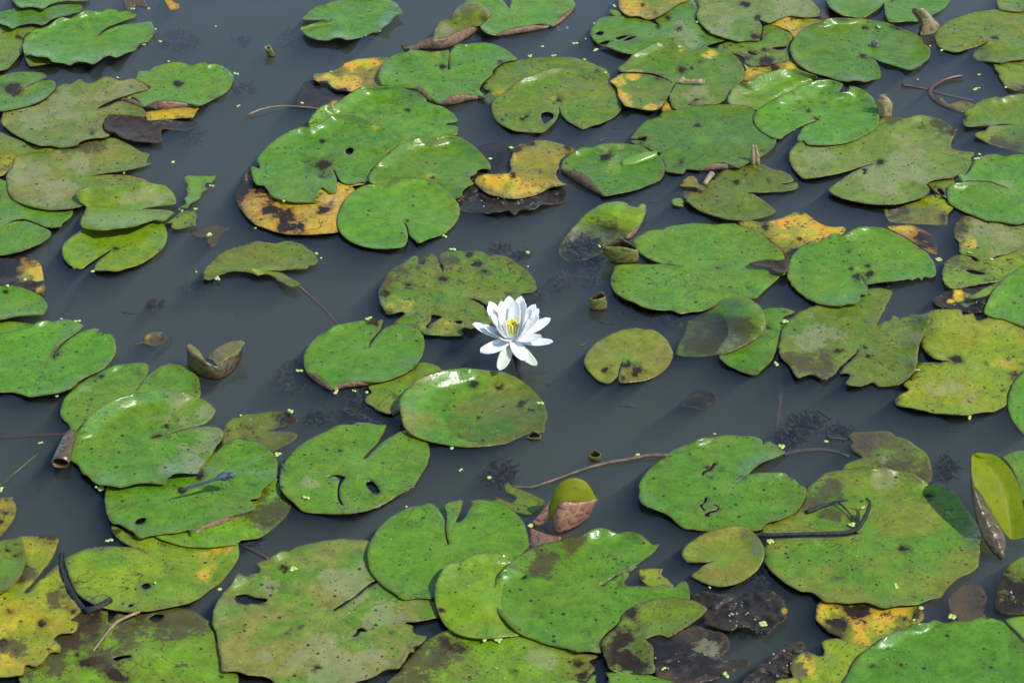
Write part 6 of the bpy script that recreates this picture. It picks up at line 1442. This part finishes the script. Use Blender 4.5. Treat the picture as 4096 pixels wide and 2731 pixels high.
for t, s in DW.items():
    for it in s.split(';'):
        x, y, n = [int(v) for v in it.split()]
        g0 = on_plane(src(t, [x, y]))[:, :2]
        jj, ii = cells(g0)
        z = float(HM[max(jj[0] - 1, 0):jj[0] + 2, max(ii[0] - 1, 0):ii[0] + 2].max())
        z = z + .0016 if z > .001 else .0004
        P = lifted(g0, np.array([z]))[0]
        o = bpy.data.objects.new('duckweed', RAFT[min(n, 4) - 1]); COL.objects.link(o)
        o.location = P; o.rotation_euler = (0, 0, dk * 1.3); sc = 1.0 + .25 * math.sin(dk * 2.1); o.scale = (sc, sc, sc); dk += 1
        wh = 'resting on a leaf' if z > .001 else 'floating on open water'
        tag(o, ('tiny single duckweed frond ', 'tiny pair of duckweed fronds ', 'tiny duckweed raft of three fronds ', 'tiny duckweed raft of four fronds ')[min(n, 4) - 1] + wh, 'duckweed', 'duckweed scattered, %d, %s' % (min(n, 4), wh))

# ------------------------------------------------------------------ water beads and froth glinting along wet leaf edges
M_BEAD, t_ = newmat('water_bead'); g = G(t_)
ms = g.n('MixShader'); ms.inputs[0].default_value = .28
tr_ = g.n('BsdfTransparent'); t_.links.new(tr_.outputs[0], ms.inputs[1])
t_.links.new(g.pbr(Base_Color=(.75, .78, .8), Roughness=.16, Specular_IOR_Level=.8, Coat_Weight=1.0, Coat_Roughness=.05), ms.inputs[2]); g.out(ms.outputs[0])
V, F = [], []
rb_ = random.Random(11)
def bead(c, r):
    q0 = len(V)
    for i in range(5):
        th = math.pi * .5 * i / 4
        for j in range(8):
            a = 2 * math.pi * j / 8
            V.append((c[0] + r * math.cos(th) * math.cos(a), c[1] + r * math.cos(th) * math.sin(a), c[2] + r * math.sin(th) * .9))
    for i in range(4):
        for j in range(8):
            k_ = (j + 1) % 8
            F.append((q0 + i * 8 + j, q0 + i * 8 + k_, q0 + i * 8 + 8 + k_, q0 + i * 8 + 8 + j))
for k, p in enumerate(PADS):
    if p.get('sub') or p['kind'] == 'brown': continue
    lp = p['loop']; n = len(lp)
    t = np.roll(lp, -1, 0) - np.roll(lp, 1, 0)
    ar = np.sum(lp[:, 0] * np.roll(lp[:, 1], -1) - lp[:, 1] * np.roll(lp[:, 0], -1))
    ny = (-t[:, 0] if ar > 0 else t[:, 0]) / (np.linalg.norm(t, axis=1) + 1e-9)
    front = np.where(ny < -.55)[0]
    if len(front) == 0: continue
    for _ in range(rb_.randint(1, 5)):
        i0 = rb_.choice(list(front))
        for s in range(rb_.randint(1, 4)):
            i = (i0 + s * rb_.randint(1, 2)) % n
            jj, ii = cells(lp[i:i + 1] + [[0, -.003]])
            if top[jj[0], ii[0]] >= 0: continue
            bead((lp[i, 0], lp[i, 1] - .0012, .0002), rb_.uniform(.0009, .0020))
for (t, x, y, rx, ry, n) in (('O', 2050, 1000, 230, 110, 16), ('P', 380, 1400, 150, 130, 11), ('O', 1500, 1380, 250, 120, 5), ('G', 100, 310, 300, 40, 14), ('C', 640, 230, 140, 30, 8), ('H', 1850, 1100, 150, 60, 6), ('P', 2250, 900, 100, 100, 4)):
    for _ in range(n):
        x_, y_ = x + rb_.gauss(0, .5) * rx, y + rb_.gauss(0, .5) * ry
        g0 = on_plane(src(t, [x_, y_]))[:, :2]; jj, ii = cells(g0); z = float(HM[jj[0], ii[0]])
        bead((*lifted(g0, np.array([z + .003]))[0][:2], z + .002 + rb_.uniform(0, .004)), rb_.uniform(.0007, .0018))
o = link('water_beads', mesh('water_beads', V, F), M_BEAD)
tag(o, 'glinting water beads and froth along wet leaf edges and mud', 'water drops', kind='stuff')
